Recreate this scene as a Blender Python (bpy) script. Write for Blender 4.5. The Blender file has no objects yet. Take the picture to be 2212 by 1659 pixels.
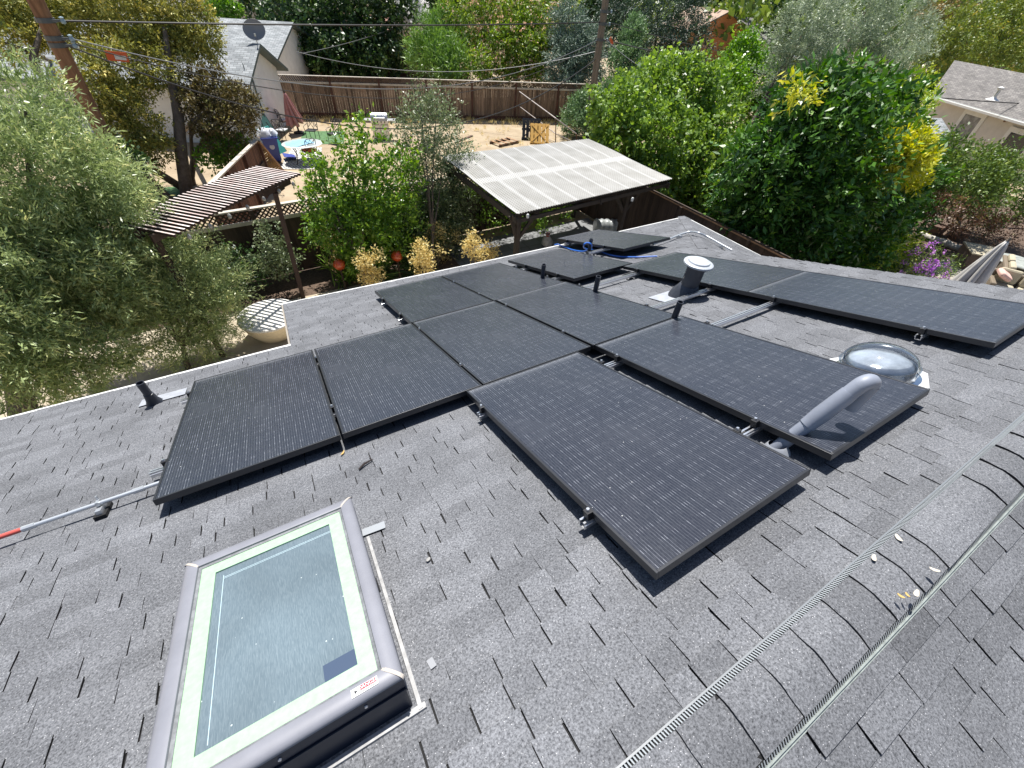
import bpy, math, random
import numpy as np
from mathutils import Vector, Matrix
from math import radians as R
rnd = random.Random(7)
sc = bpy.context.scene
col = sc.collection

# ------------------------------------------------------------------ camera
FPX = 888.06                                   # focal length, in pixels of a 2212 px wide frame
CAMR = np.array([[0.8685439765, -0.4929017329, 0.0517613997],
                 [-0.3145213529, -0.6288880112, -0.7110388090],
                 [0.3830243848, 0.6012884092, -0.7012450140]])
CAMP = np.array([0.5621415, -0.2254823, 1.6349846])
cd = bpy.data.cameras.new("camera")
cam = bpy.data.objects.new("camera", cd)
col.objects.link(cam)
m = Matrix.Identity(4)
for i in range(3):
    m[i][0] = CAMR[0][i]; m[i][1] = -CAMR[1][i]; m[i][2] = -CAMR[2][i]; m[i][3] = CAMP[i]
cam.matrix_world = m
cd.sensor_width = 36.0
cd.lens = FPX / 2212 * 36.0
cd.clip_start = 0.05
cd.clip_end = 3000
sc.camera = cam

# ------------------------------------------------------------------ light
SUN_EL, SUN_AZ = R(65), R(20)                  # azimuth from +Y towards +X
SUND = Vector((math.sin(SUN_AZ) * math.cos(SUN_EL), math.cos(SUN_AZ) * math.cos(SUN_EL), math.sin(SUN_EL)))
w = bpy.data.worlds.new("World"); sc.world = w; w.use_nodes = True
nt = w.node_tree
sky = nt.nodes.new("ShaderNodeTexSky"); sky.sky_type = 'NISHITA'; sky.sun_disc = False
sky.sun_elevation = SUN_EL; sky.sun_rotation = SUN_AZ
sky.air_density = 1.0; sky.dust_density = 1.0; sky.ozone_density = 1.0
bg = nt.nodes["Background"]; bg.inputs[1].default_value = 0.072
nt.links.new(sky.outputs[0], bg.inputs[0])
sl = bpy.data.lights.new("sun", 'SUN'); sl.energy = 5.0; sl.angle = R(0.53); sl.color = (1.0, 0.965, 0.91)
so = bpy.data.objects.new("sun", sl); col.objects.link(so)
so.rotation_euler = SUND.to_track_quat('Z', 'Y').to_euler()
sc.view_settings.view_transform = 'Standard'; sc.view_settings.look = 'None'
sc.view_settings.exposure = 0.66; sc.view_settings.gamma = 1.0
sc.cycles.max_bounces = 6; sc.cycles.diffuse_bounces = 3; sc.cycles.glossy_bounces = 3
sc.cycles.transmission_bounces = 4; sc.cycles.transparent_max_bounces = 8
sc.cycles.caustics_reflective = False; sc.cycles.caustics_refractive = False
sc.cycles.sample_clamp_indirect = 6.0

# ------------------------------------------------------------------ helpers: where a photographed point lies in the world
G = -4.8                                       # level of the yards (z = 0 is the plane of the panels at the top of the roof)
def ray(px, py):
    return CAMR.T @ np.array([(px - 1106) / FPX, (py - 829.5) / FPX, 1.0])
def atz(px, py, z):
    d = ray(px, py); return Vector(CAMP + (z - CAMP[2]) / d[2] * d)
def aty(px, py, y):
    d = ray(px, py); return Vector(CAMP + (y - CAMP[1]) / d[1] * d)
def g(px, py): return atz(px, py, G)
def depth(p): return float((CAMR @ (np.array(p) - CAMP))[2])
TH = math.atan(4 / 12)
CT, ST = math.cos(TH), math.sin(TH)
def rp(u, v, w=0.0):                           # roof frame: u along the ridge, v down the slope, w off the slope
    return Vector((u, v * CT + w * ST, -v * ST + w * CT))
RM = Matrix(((1, 0, 0), (0, CT, ST), (0, -ST, CT)))
WR = -0.13                                     # roof surface lies this far under the panel plane
def onroof(px, py, w=WR):
    RMn = np.array(RM); c = RMn.T @ CAMP; d = RMn.T @ ray(px, py); P = c + (w - c[2]) / d[2] * d
    return float(P[0]), float(P[1])

# ------------------------------------------------------------------ materials
MATS = {}
def mat(name, color=(0.5, 0.5, 0.5), rough=0.6, metal=0.0, spec=0.5, noise=0.0, nscale=8.0, bump=0.0, bscale=60.0, coat=0.0, stretch=(1, 1, 1), color2=None, island=0.0):
    if name in MATS: return MATS[name]
    M_ = bpy.data.materials.new(name); M_.use_nodes = True; n = M_.node_tree.nodes; l = M_.node_tree.links
    b = n["Principled BSDF"]; b.inputs["Base Color"].default_value = (*color, 1)
    b.inputs["Roughness"].default_value = rough; b.inputs["Metallic"].default_value = metal
    b.inputs["Specular IOR Level"].default_value = spec; b.inputs["Coat Weight"].default_value = coat
    if noise or bump or island:
        tc = n.new("ShaderNodeTexCoord"); mp = n.new("ShaderNodeMapping"); mp.inputs["Scale"].default_value = stretch
        l.new(tc.outputs["Object"], mp.inputs[0])
    last = None
    if noise:
        t = n.new("ShaderNodeTexNoise"); t.inputs["Scale"].default_value = nscale; t.inputs["Detail"].default_value = 6; t.inputs["Roughness"].default_value = 0.65
        l.new(mp.outputs[0], t.inputs["Vector"])
        r = n.new("ShaderNodeValToRGB"); r.color_ramp.elements[0].position = 0.32; r.color_ramp.elements[1].position = 0.68
        c2 = color2 if color2 else tuple(min(1, c * (1 + noise)) for c in color)
        c1 = color if color2 else tuple(c * (1 - noise) for c in color)
        r.color_ramp.elements[0].color = (*c1, 1); r.color_ramp.elements[1].color = (*c2, 1)
        l.new(t.outputs[0], r.inputs[0]); last = r.outputs[0]
    if island:
        ge = n.new("ShaderNodeNewGeometry"); mr = n.new("ShaderNodeMapRange"); mr.inputs[3].default_value = 1 - island; mr.inputs[4].default_value = 1 + island
        l.new(ge.outputs["Random Per Island"], mr.inputs[0])
        hs = n.new("ShaderNodeHueSaturation"); l.new(mr.outputs[0], hs.inputs["Value"])
        if last: l.new(last, hs.inputs["Color"])
        else: hs.inputs["Color"].default_value = (*color, 1)
        last = hs.outputs[0]
    if last: l.new(last, b.inputs["Base Color"])
    if bump:
        t2 = n.new("ShaderNodeTexNoise"); t2.inputs["Scale"].default_value = bscale; t2.inputs["Detail"].default_value = 4
        l.new(mp.outputs[0], t2.inputs["Vector"])
        bp = n.new("ShaderNodeBump"); bp.inputs["Strength"].default_value = bump; bp.inputs["Distance"].default_value = 0.02
        l.new(t2.outputs[0], bp.inputs["Height"]); l.new(bp.outputs[0], b.inputs["Normal"])
    MATS[name] = M_
    return M_

def leaf_mat(name, c1, c2, c3=None, rough=0.42, trans=0.3, spec=0.5, k=1.6):
    c1, c2, c3 = [tuple(min(0.85, q * k) for q in c) if c else None for c in (c1, c2, c3)]
    M_ = bpy.data.materials.new(name); M_.use_nodes = True; n = M_.node_tree.nodes; l = M_.node_tree.links
    b = n["Principled BSDF"]; b.inputs["Roughness"].default_value = rough; b.inputs["Specular IOR Level"].default_value = spec
    a = n.new("ShaderNodeAttribute"); a.attribute_name = "tone"
    r = n.new("ShaderNodeValToRGB"); r.color_ramp.elements[0].color = (*c1, 1); r.color_ramp.elements[0].position = 0.1
    r.color_ramp.elements[1].color = (*c2, 1); r.color_ramp.elements[1].position = 0.8
    if c3:
        e = r.color_ramp.elements.new(0.95); e.color = (*c3, 1)
    l.new(a.outputs["Fac"], r.inputs[0]); l.new(r.outputs[0], b.inputs["Base Color"])
    t = n.new("ShaderNodeBsdfTranslucent"); mx = n.new("ShaderNodeMixShader"); mx.inputs[0].default_value = trans
    hs = n.new("ShaderNodeHueSaturation"); hs.inputs["Saturation"].default_value = 1.15; hs.inputs["Value"].default_value = 1.2; hs.inputs["Hue"].default_value = 0.49
    l.new(r.outputs[0], hs.inputs["Color"]); l.new(hs.outputs[0], t.inputs[0])
    l.new(b.outputs[0], mx.inputs[1]); l.new(t.outputs[0], mx.inputs[2])
    l.new(mx.outputs[0], n["Material Output"].inputs[0])
    MATS[name] = M_
    return M_

# ------------------------------------------------------------------ mesh building
class MB:
    def __init__(s): s.v = []; s.f = []; s.mi = []; s.uv = {}
    def vert(s, p): s.v.append(tuple(p)); return len(s.v) - 1
    def face(s, pts, mi=0, uv=None):
        i0 = len(s.v); s.v.extend(tuple(p) for p in pts)
        s.f.append(tuple(range(i0, i0 + len(pts)))); s.mi.append(mi)
        if uv: s.uv[len(s.f) - 1] = uv
    def box(s, c, size, rot=None, mi=0):
        c = Vector(c); h = Vector(size) / 2; i0 = len(s.v)
        for x in (-1, 1):
            for y in (-1, 1):
                for z in (-1, 1):
                    p = Vector((x * h.x, y * h.y, z * h.z)); p = (rot @ p) if rot is not None else p
                    s.v.append(tuple(c + p))
        for q in ((0, 1, 3, 2), (4, 6, 7, 5), (0, 4, 5, 1), (2, 3, 7, 6), (0, 2, 6, 4), (1, 5, 7, 3)):
            s.f.append(tuple(i0 + k for k in q)); s.mi.append(mi)
        return s
    def bar(s, a, b, w_, h_, up=(0, 0, 1), mi=0):     # a box from a to b, w_ wide, h_ high (centred on the line)
        a = Vector(a); b = Vector(b); d = (b - a); L = d.length; d.normalize(); up = Vector(up)
        if abs(d.dot(up)) > 0.98: up = Vector((1, 0, 0))
        sd = d.cross(up).normalized(); u2 = sd.cross(d)
        rot = Matrix((sd, d, u2)).transposed()
        return s.box((a + b) / 2, (w_, L, h_), rot, mi)
    def tube(s, pts, r, seg=10, caps=True, mi=0):
        pts = [Vector(p) for p in pts]; n = len(pts)
        rs = list(r) if hasattr(r, '__len__') else [r] * n
        i0 = len(s.v); nrm = None
        for i, p in enumerate(pts):
            t = (pts[min(i + 1, n - 1)] - pts[max(i - 1, 0)]).normalized()
            if nrm is None:
                nrm = t.orthogonal().normalized()
            else:
                nrm = (nrm - t * nrm.dot(t)).normalized()
            bn = t.cross(nrm)
            for k in range(seg):
                a = 2 * math.pi * k / seg
                s.v.append(tuple(p + (nrm * math.cos(a) + bn * math.sin(a)) * rs[i]))
        for i in range(n - 1):
            for k in range(seg):
                a = i0 + i * seg + k; b = i0 + i * seg + (k + 1) % seg
                s.f.append((a, b, b + seg, a + seg)); s.mi.append(mi)
        if caps:
            s.f.append(tuple(i0 + k for k in range(seg))[::-1]); s.mi.append(mi)
            s.f.append(tuple(i0 + (n - 1) * seg + k for k in range(seg))); s.mi.append(mi)
        return s
    def lathe(s, prof, o=(0, 0, 0), rot=None, seg=24, mi=0, close=False):
        o = Vector(o); i0 = len(s.v); n = len(prof)
        for (r, z) in prof:
            for k in range(seg):
                a = 2 * math.pi * k / seg; p = Vector((r * math.cos(a), r * math.sin(a), z))
                s.v.append(tuple(o + ((rot @ p) if rot is not None else p)))
        for i in range(n - 1):
            for k in range(seg):
                a = i0 + i * seg + k; b = i0 + i * seg + (k + 1) % seg
                s.f.append((a, b, b + seg, a + seg)); s.mi.append(mi)
        return s
    def prism(s, poly, ext, mi=0):                      # poly: list of 3-D points; ext: extrusion vector
        a = [Vector(p) for p in poly]; e = Vector(ext); b = [p + e for p in a]; n = len(a); i0 = len(s.v)
        s.v.extend(tuple(p) for p in a + b)
        s.f.append(tuple(i0 + k for k in range(n))[::-1]); s.mi.append(mi)
        s.f.append(tuple(i0 + n + k for k in range(n))); s.mi.append(mi)
        for k in range(n):
            s.f.append((i0 + k, i0 + (k + 1) % n, i0 + n + (k + 1) % n, i0 + n + k)); s.mi.append(mi)
        return s
    def build(s, name, mats, parent=None, smooth=False, local=False, bevel=0.0):
        me = bpy.data.meshes.new(name)
        vs = s.v
        if parent is not None and not local:
            mi_ = top_matrix(parent).inverted(); vs = [tuple(mi_ @ Vector(p)) for p in vs]
        me.from_pydata(vs, [], s.f)
        for m_ in (mats if isinstance(mats, (list, tuple)) else [mats]): me.materials.append(m_)
        me.polygons.foreach_set("material_index", s.mi)
        if s.uv:
            ul = me.uv_layers.new(name="UVMap")
            for fi, uv in s.uv.items():
                for li, q in zip(me.polygons[fi].loop_indices, uv): ul.data[li].uv = q
        if smooth:
            me.polygons.foreach_set("use_smooth", [True] * len(me.polygons)); me.set_sharp_from_angle(angle=R(42))
        me.update()
        o = bpy.data.objects.new(name, me); col.objects.link(o)
        if parent is not None: o.parent = parent
        if bevel:
            bm_ = o.modifiers.new("bevel", 'BEVEL'); bm_.width = bevel; bm_.segments = 2; bm_.limit_method = 'ANGLE'
        return o

def top_matrix(o):
    mm = Matrix.Identity(4)
    while o is not None:
        mm = o.matrix_basis @ mm; o = o.parent
    return mm
def tag(o, label, cat, group=None):
    o["label"] = label; o["category"] = cat
    if group: o["group"] = group
    return o
def thing(name, label, cat, loc=(0, 0, 0), group=None, rot=None):
    o = bpy.data.objects.new(name, None); col.objects.link(o); o.location = loc; o.empty_display_size = 0.1
    if rot is not None: o.rotation_euler = rot.to_euler()
    return tag(o, label, cat, group)
def struct(o): o["kind"] = "structure"; return o
def copy_tree(o, parent=None):
    c = o.copy(); col.objects.link(c); c.parent = parent
    for ch in o.children: copy_tree(ch, c)
    return c
def lin(a, b, t): return Vector(a) + (Vector(b) - Vector(a)) * t
# ------------------------------------------------------------------ the ground
def sheet(name, pts, z, m_, kind='structure'):
    b = MB(); b.face([(p[0], p[1], z) for p in pts]); o = b.build(name, m_); o["kind"] = kind; return o
m_dry = mat("dry_grass", (0.29, 0.22, 0.14), 0.95, noise=1, nscale=0.9, color2=(0.43, 0.345, 0.235), bump=0.6, bscale=14)
m_conc = mat("concrete", (0.38, 0.32, 0.235), 0.9, noise=1, nscale=1.7, color2=(0.52, 0.45, 0.34), bump=0.25, bscale=30)
m_mulch = mat("mulch", (0.05, 0.032, 0.022), 0.95, noise=1, nscale=14, color2=(0.17, 0.115, 0.08), bump=1.0, bscale=25)
m_lawn = mat("lawn", (0.05, 0.12, 0.045), 0.9, noise=1, nscale=6, color2=(0.10, 0.21, 0.08), bump=0.7, bscale=40)
m_side = mat("pale_paving", (0.36, 0.33, 0.28), 0.9, noise=1, nscale=2.0, color2=(0.48, 0.44, 0.38), bump=0.2, bscale=20)
sheet("ground", [(-500, -300), (700, -300), (700, 900), (-500, 900)], G, m_dry)
sheet("patio", [(-9, -2), (5.2, -2), (5.2, 10.55), (2.2, 10.75), (-9, 10.75)], G + 0.008, m_conc)
sheet("planting_bed", [(-9, 10.75), (2.2, 10.75), (5.2, 10.55), (5.2, 12.4), (-9, 12.4)], G + 0.012, m_mulch)
sheet("side_yard", [(11.6, -8), (33, -8), (33, 13.5), (11.6, 16)], G + 0.008, m_mulch)  # mulch; its far part is dark colour standing in for shaded ground
sheet("side_patio", [(15.6, -6), (23.0, -6), (23.0, 3.2), (20.5, 4.15), (17.4, 4.0), (15.6, 3.4)], G + 0.016, m_side)
m_tile = bpy.data.materials.new("deck_tile"); m_tile.use_nodes = True
n = m_tile.node_tree.nodes; l = m_tile.node_tree.links
tc = n.new("ShaderNodeTexCoord"); br = n.new("ShaderNodeTexBrick"); br.inputs["Scale"].default_value = 1.0
br.offset = 0; br.inputs["Brick Width"].default_value = 0.6; br.inputs["Row Height"].default_value = 0.6; br.inputs["Mortar Size"].default_value = 0.008
br.inputs["Color1"].default_value = (0.14, 0.145, 0.15, 1); br.inputs["Color2"].default_value = (0.19, 0.195, 0.2, 1); br.inputs["Mortar"].default_value = (0.05, 0.05, 0.05, 1)
l.new(tc.outputs["Object"], br.inputs[0]); l.new(br.outputs[0], n["Principled BSDF"].inputs["Base Color"]); n["Principled BSDF"].inputs["Roughness"].default_value = 0.6
sheet("tiled_floor", [(5.2, 6.0), (11.2, 6.0), (11.2, 11.9), (5.2, 11.9)], G + 0.02, m_tile)
sheet("lawn", [(-5.5, 18.6), (-2.2, 18.6), (-1.7, 20.6), (-5.0, 21.0)], G + 0.008, m_lawn)
sheet("lawn", [(2.9, 24.8), (5.0, 24.3), (5.6, 26.6), (3.6, 27.2)], G + 0.008, m_lawn)

# ------------------------------------------------------------------ our house
m_sh = bpy.data.materials.new("asphalt_shingle"); m_sh.use_nodes = True
n = m_sh.node_tree.nodes; l = m_sh.node_tree.links; b_ = n["Principled BSDF"]
tc = n.new("ShaderNodeTexCoord")
n1 = n.new("ShaderNodeTexNoise"); n1.inputs["Scale"].default_value = 130; n1.inputs["Detail"].default_value = 3; n1.inputs["Roughness"].default_value = 0.8
n2 = n.new("ShaderNodeTexNoise"); n2.inputs["Scale"].default_value = 2.2; n2.inputs["Detail"].default_value = 5
n3 = n.new("ShaderNodeTexVoronoi"); n3.inputs["Scale"].default_value = 120
for t in (n1, n2, n3): l.new(tc.outputs["Object"], t.inputs["Vector"])
r1 = n.new("ShaderNodeValToRGB"); r1.color_ramp.elements[0].position = 0.3; r1.color_ramp.elements[1].position = 0.74
r1.color_ramp.elements[0].color = (0.037, 0.039, 0.044, 1); r1.color_ramp.elements[1].color = (0.262, 0.27, 0.29, 1)
l.new(n1.outputs[0], r1.inputs[0])
r3 = n.new("ShaderNodeValToRGB"); r3.color_ramp.elements[0].color = (1, 1, 1, 1); r3.color_ramp.elements[1].color = (0, 0, 0, 1)
r3.color_ramp.elements[0].position = 0.13; r3.color_ramp.elements[1].position = 0.2; l.new(n3.outputs["Distance"], r3.inputs[0])
wn = n.new("ShaderNodeMath"); wn.operation = 'GREATER_THAN'; wn.inputs[1].default_value = 0.80
sp_ = n.new("ShaderNodeSeparateColor"); l.new(n3.outputs["Color"], sp_.inputs[0]); l.new(sp_.outputs[0], wn.inputs[0])
mu = n.new("ShaderNodeMath"); mu.operation = 'MULTIPLY'; l.new(wn.outputs[0], mu.inputs[0]); l.new(r3.outputs[0], mu.inputs[1])
mx = n.new("ShaderNodeMixRGB"); l.new(mu.outputs[0], mx.inputs[0]); l.new(r1.outputs[0], mx.inputs[1]); mx.inputs[2].default_value = (0.55, 0.55, 0.56, 1)
mr2 = n.new("ShaderNodeMapRange"); mr2.inputs[1].default_value = 0.3; mr2.inputs[2].default_value = 0.7; mr2.inputs[3].default_value = 0.86; mr2.inputs[4].default_value = 1.12
l.new(n2.outputs[0], mr2.inputs[0])
ge = n.new("ShaderNodeNewGeometry"); mr3 = n.new("ShaderNodeMapRange"); mr3.inputs[3].default_value = 0.85; mr3.inputs[4].default_value = 1.12
l.new(ge.outputs["Random Per Island"], mr3.inputs[0])
mm_ = n.new("ShaderNodeMath"); mm_.operation = 'MULTIPLY'; l.new(mr2.outputs[0], mm_.inputs[0]); l.new(mr3.outputs[0], mm_.inputs[1])
hs = n.new("ShaderNodeHueSaturation"); l.new(mm_.outputs[0], hs.inputs["Value"]); l.new(mx.outputs[0], hs.inputs["Color"]); l.new(hs.outputs[0], b_.inputs["Base Color"])
b_.inputs["Roughness"].default_value = 0.9; b_.inputs["Specular IOR Level"].default_value = 0.25
bp = n.new("ShaderNodeBump"); bp.inputs["Strength"].default_value = 0.35; bp.inputs["Distance"].default_value = 0.003
l.new(n1.outputs[0], bp.inputs["Height"]); l.new(bp.outputs[0], b_.inputs["Normal"])
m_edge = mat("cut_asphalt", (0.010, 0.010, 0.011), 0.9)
m_white = mat("white_paint", (0.72, 0.72, 0.70), 0.5, noise=0.06, nscale=3)
m_galv = mat("galvanised", (0.62, 0.64, 0.66), 0.38, metal=0.75, noise=0.12, nscale=9)
m_alu = mat("aluminium", (0.80, 0.81, 0.83), 0.28, metal=0.85)
m_stucco = mat("cream_stucco", (0.55, 0.50, 0.42), 0.9, bump=0.4, bscale=40)

VR = -0.455                                     # ridge, measured down the slope
UE = 6.62                                      # end of the main slope above the hip (gablet)
UC = 9.10                                      # hip eave
def v_eave(u): return 4.47 if u < 0.30 else float(np.interp(u, [0.3, 1.2, 3.4, 5.3, 9.2], [6.66, 6.62, 6.48, 6.42, 6.46]))
VH = 6.50
def u_max(v):
    return UE if v < VH - (UC - UE) / CT else UC - (VH - v) * CT
EXPO = 0.100

def shingles(frame, v0, v1, ufrom, uto, veave, seed, slotw=0.0068, slot_tones=True):
    """courses of laminated tabs: every tab is a thin slab of its own with a cut, black asphalt edge; slots between tabs"""
    rr = random.Random(seed); mb = MB()
    nc = int((v1 - v0) / EXPO) + 1
    for k in range(nc):
        vl = v0 + (k + 1) * EXPO; vt = vl - EXPO
        a, b = ufrom(vl - EXPO / 2), uto(vl - EXPO / 2)
        u = a - rr.random() * 0.3
        while u < b:
            wd = rr.choice((0.12, 0.15, 0.18, 0.22, 0.26)) * rr.uniform(0.92, 1.08)
            ua, ub = max(u, a), min(u + wd, b)
            slot = slotw * rr.uniform(0.6, 1.15) if rr.random() < 0.74 else 0.001
            u += wd
            if ub - ua < 0.02: continue
            ub2 = ub - slot
            if ub2 <= ua: continue
            ve = veave((ua + ub) / 2)
            if vt > ve - 0.02:
                if ub > 0.3 > ua and vt < veave(ub) - 0.02: ua = 0.302; ve = veave(ub)
                else: continue
            elif ua < 0.3 < ub and vl > veave(ua) + 0.02 and veave(ub) > veave(ua) + 1: ua = 0.302
            if ub2 <= ua: continue
            st = rr.choice((0, 0, 0, 0, 0.004, 0.007))
            lo = min(vl + st, ve)
            hl = 0.0095 + rr.uniform(-0.0008, 0.0012) + (0.0035 if rr.random() < 0.35 else 0)
            ht = 0.003
            up = vt - 0.010
            ska = rr.uniform(-0.003, 0.003)
            A, B, Cc, D = frame(ua + ska, lo, hl), frame(ub2 + ska, lo, hl), frame(ub2, up, ht), frame(ua, up, ht)
            A0, B0, C0, D0 = frame(ua + ska, lo, 0.0), frame(ub2 + ska, lo, 0.0), frame(ub2, up, 0), frame(ua, up, 0)
            i0 = len(mb.v); mb.v.extend(tuple(p) for p in (A, B, Cc, D, A0, B0, C0, D0))
            mb.f += [(i0, i0 + 1, i0 + 2, i0 + 3), (i0 + 4, i0 + 5, i0 + 1, i0), (i0 + 5, i0 + 6, i0 + 2, i0 + 1), (i0 + 7, i0 + 4, i0, i0 + 3)]
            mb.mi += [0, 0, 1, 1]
    return mb

house = thing("house", "low house with a charcoal shingle roof that carries the solar panels", "house", (2, 2, G))
ULEFT = -6.0
f_main = lambda u, v, h: rp(u, v, WR + h)
mb = shingles(f_main, VR, 6.9, lambda v: ULEFT, u_max, v_eave, 3)
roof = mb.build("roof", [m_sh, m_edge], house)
# the slope behind the ridge falls the other way
Yr, Zr = VR * CT + WR * ST, -VR * ST + WR * CT
f_back = lambda u, v, h: Vector((u, Yr - v * CT - h * ST, Zr - v * ST + h * CT))
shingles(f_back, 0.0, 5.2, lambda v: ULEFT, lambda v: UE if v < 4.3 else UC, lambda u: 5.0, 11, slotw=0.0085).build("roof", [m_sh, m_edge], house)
# the hip face
ec = rp(UC, VH, WR)
f_hip = lambda u, v, h: Vector((UC - v * CT * 1.0 + 0 + h * ST, ec.y - u, ec.z + v * ST + h * CT))
hipw = ec.y - (Yr * 2 - ec.y)
hm = MB()
def f_hip2(u, v, h): return f_hip(u, 2.64 - v, h)        # v down the slope, from the gablet to the eave
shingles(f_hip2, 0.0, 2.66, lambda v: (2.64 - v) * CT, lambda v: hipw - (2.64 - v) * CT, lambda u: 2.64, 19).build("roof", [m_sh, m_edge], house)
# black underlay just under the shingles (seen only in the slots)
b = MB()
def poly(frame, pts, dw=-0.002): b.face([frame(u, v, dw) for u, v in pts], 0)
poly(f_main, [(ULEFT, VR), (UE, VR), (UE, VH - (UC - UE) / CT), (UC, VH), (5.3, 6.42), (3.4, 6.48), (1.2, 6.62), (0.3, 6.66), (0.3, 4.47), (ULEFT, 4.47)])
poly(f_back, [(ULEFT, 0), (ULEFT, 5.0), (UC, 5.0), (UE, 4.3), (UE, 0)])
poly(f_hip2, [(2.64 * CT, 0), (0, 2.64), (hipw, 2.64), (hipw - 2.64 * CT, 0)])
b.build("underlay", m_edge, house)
# drip edge along the eaves, fascia, soffit, walls
b = MB(); fa = MB()
def drip(p, q, out):
    p = Vector(p); q = Vector(q); o = Vector(out)
    b.bar(p + o * 0.012 + Vector((0, 0, 0.001)), q + o * 0.012 + Vector((0, 0, 0.001)), 0.034, 0.008)
    b.bar(p + o * 0.03 + Vector((0, 0, -0.022)), q + o * 0.03 + Vector((0, 0, -0.022)), 0.004, 0.045)
    fa.bar(p + o * 0.012 + Vector((0, 0, -0.115)), q + o * 0.012 + Vector((0, 0, -0.115)), 0.022, 0.13)
yo = (0, 1, 0)
pts = [(ULEFT, 4.47), (0.3, 4.47)]
drip(rp(ULEFT, 4.475, WR), rp(0.30, 4.475, WR), yo)
ev = [(0.3, 6.66), (1.2, 6.62), (3.4, 6.48), (5.3, 6.42), (9.1, 6.46)]
for p, q in zip(ev[:-1], ev[1:]): drip(rp(p[0], p[1] + 0.005, WR), rp(q[0], q[1] + 0.005, WR), yo)
fa.bar(rp(0.285, 4.47, WR - .06), rp(0.285, 6.66, WR - .06), 0.02, 0.11)
drip((UC + 0.005, ec.y, ec.z), (UC + 0.005, ec.y - hipw, ec.z), (1, 0, 0))
b.build("drip_edge", m_white, house)
fa.build("fascia", mat("fascia_paint", (0.30, 0.27, 0.23), 0.6), house)
b = MB()
def wall_seg(p, q, z1):
    d = Vector((q[0] - p[0], q[1] - p[1], 0)); zc = (z1 + G) / 2
    b.bar((p[0], p[1], zc), (q[0], q[1], zc), 0.15, z1 - G)
zt = -1.75
wall_seg((ULEFT, 3.75), (0.85, 3.75), zt); wall_seg((0.85, 3.82), (0.85, 5.7), zt - 0.4); wall_seg((0.92, 5.7), (8.5, 5.7), zt - 0.55)
wall_seg((8.5, 5.62), (8.5, -5.0), zt - 0.55); wall_seg((ULEFT, -5.0), (8.42, -5.0), zt)
b.build("wall", m_stucco, house)
# gablet over the hip
b = MB(); zg_ = rp(0, 3.87, WR).z
b.face([(UE - 0.02, Yr, Zr - 0.02), (UE - 0.02, rp(0, 3.87, WR).y, zg_ - 0.02), (UE - 0.02, 2 * Yr - rp(0, 3.87, WR).y, zg_ - 0.02)])
b.build("gablet", m_white, house)
# hip cap strips
def capstrip(p, q, nrm1, nrm2, wid, seed, step=0.143):
    b = MB(); p = Vector(p); q = Vector(q); d = (q - p); L = d.length; d.normalize(); k = 0; rr = random.Random(seed)
    n1 = Vector(nrm1).normalized(); n2 = Vector(nrm2).normalized(); up = (n1 + n2).normalized()
    s1 = d.cross(n1).normalized(); s2 = n2.cross(d).normalized()
    if s1.dot(s2) > 0: s2 = -s2
    while k * step < L:
        a = p + d * (k * step); e = p + d * min(L, (k + 1) * step + 0.02)
        hA, hE = 0.018 + rr.uniform(0, 0.003), 0.010
        Lf = [a + s1 * wid + n1 * hA, e + s1 * wid + n1 * hE]; Cc = [a + up * (hA + 0.004), e + up * (hE + 0.004)]; Rt = [a + s2 * wid + n2 * hA, e + s2 * wid + n2 * hE]
        b.face([Lf[0], Cc[0], Cc[1], Lf[1]]); b.face([Cc[0], Rt[0], Rt[1], Cc[1]])
        b.face([Lf[0], Lf[0] - n1 * hA, a, Cc[0]], 1); b.face([Rt[0], Cc[0], a, Rt[0] - n2 * hA], 1)
        b.face([Lf[0], Lf[1], Lf[1] - n1 * hE, Lf[0] - n1 * hA], 1); b.face([Rt[0], Rt[0] - n2 * hA, Rt[1] - n2 * hE, Rt[1]], 1)
        k += 1
    return b
nm = RM @ Vector((0, 0, 1)); nh = Vector((ST, 0, CT)); nb = Vector((0, -ST, CT))
hip_top = rp(UE, VH - (UC - UE) / CT, WR)
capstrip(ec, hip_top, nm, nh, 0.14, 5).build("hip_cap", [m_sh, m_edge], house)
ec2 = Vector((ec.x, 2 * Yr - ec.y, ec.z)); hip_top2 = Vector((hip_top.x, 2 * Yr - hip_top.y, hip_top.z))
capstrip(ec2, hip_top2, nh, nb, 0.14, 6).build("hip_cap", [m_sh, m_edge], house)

# ridge vent with its caps
m_vent = mat("ridge_vent_plastic", (0.045, 0.05, 0.055), 0.5)
m_fin = mat("vent_fin", (0.33, 0.36, 0.38), 0.5)
rv = thing("ridge_vent", "shingled ridge vent with a comb of black fins running along the ridge", "ridge vent", (2, Yr, Zr))
HW = 0.108; CW = 0.089; HT = 0.022
def rs_(u, s, h):                               # s>0 on our slope, s<0 on the other, h off the slope
    if s >= 0: return Vector((u, Yr + s * CT + h * ST, Zr - s * ST + h * CT))
    return Vector((u, Yr + s * CT - h * ST, Zr + s * ST + h * CT))
rng = random.Random(21)
b = MB(); u = ULEFT; first = True
bump_ = {}
def wav(u): return 0.003 * math.sin(u * 3.1) + 0.002 * math.sin(u * 7.7 + 1)
edges = []
while u < UE:
    st = 0.194 + rng.uniform(-0.008, 0.008)
    if 2.42 < u < 3.0: st = 0.60                # one long, unlapped cap
    edges.append((u, min(u + st, UE))); u += st
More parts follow.
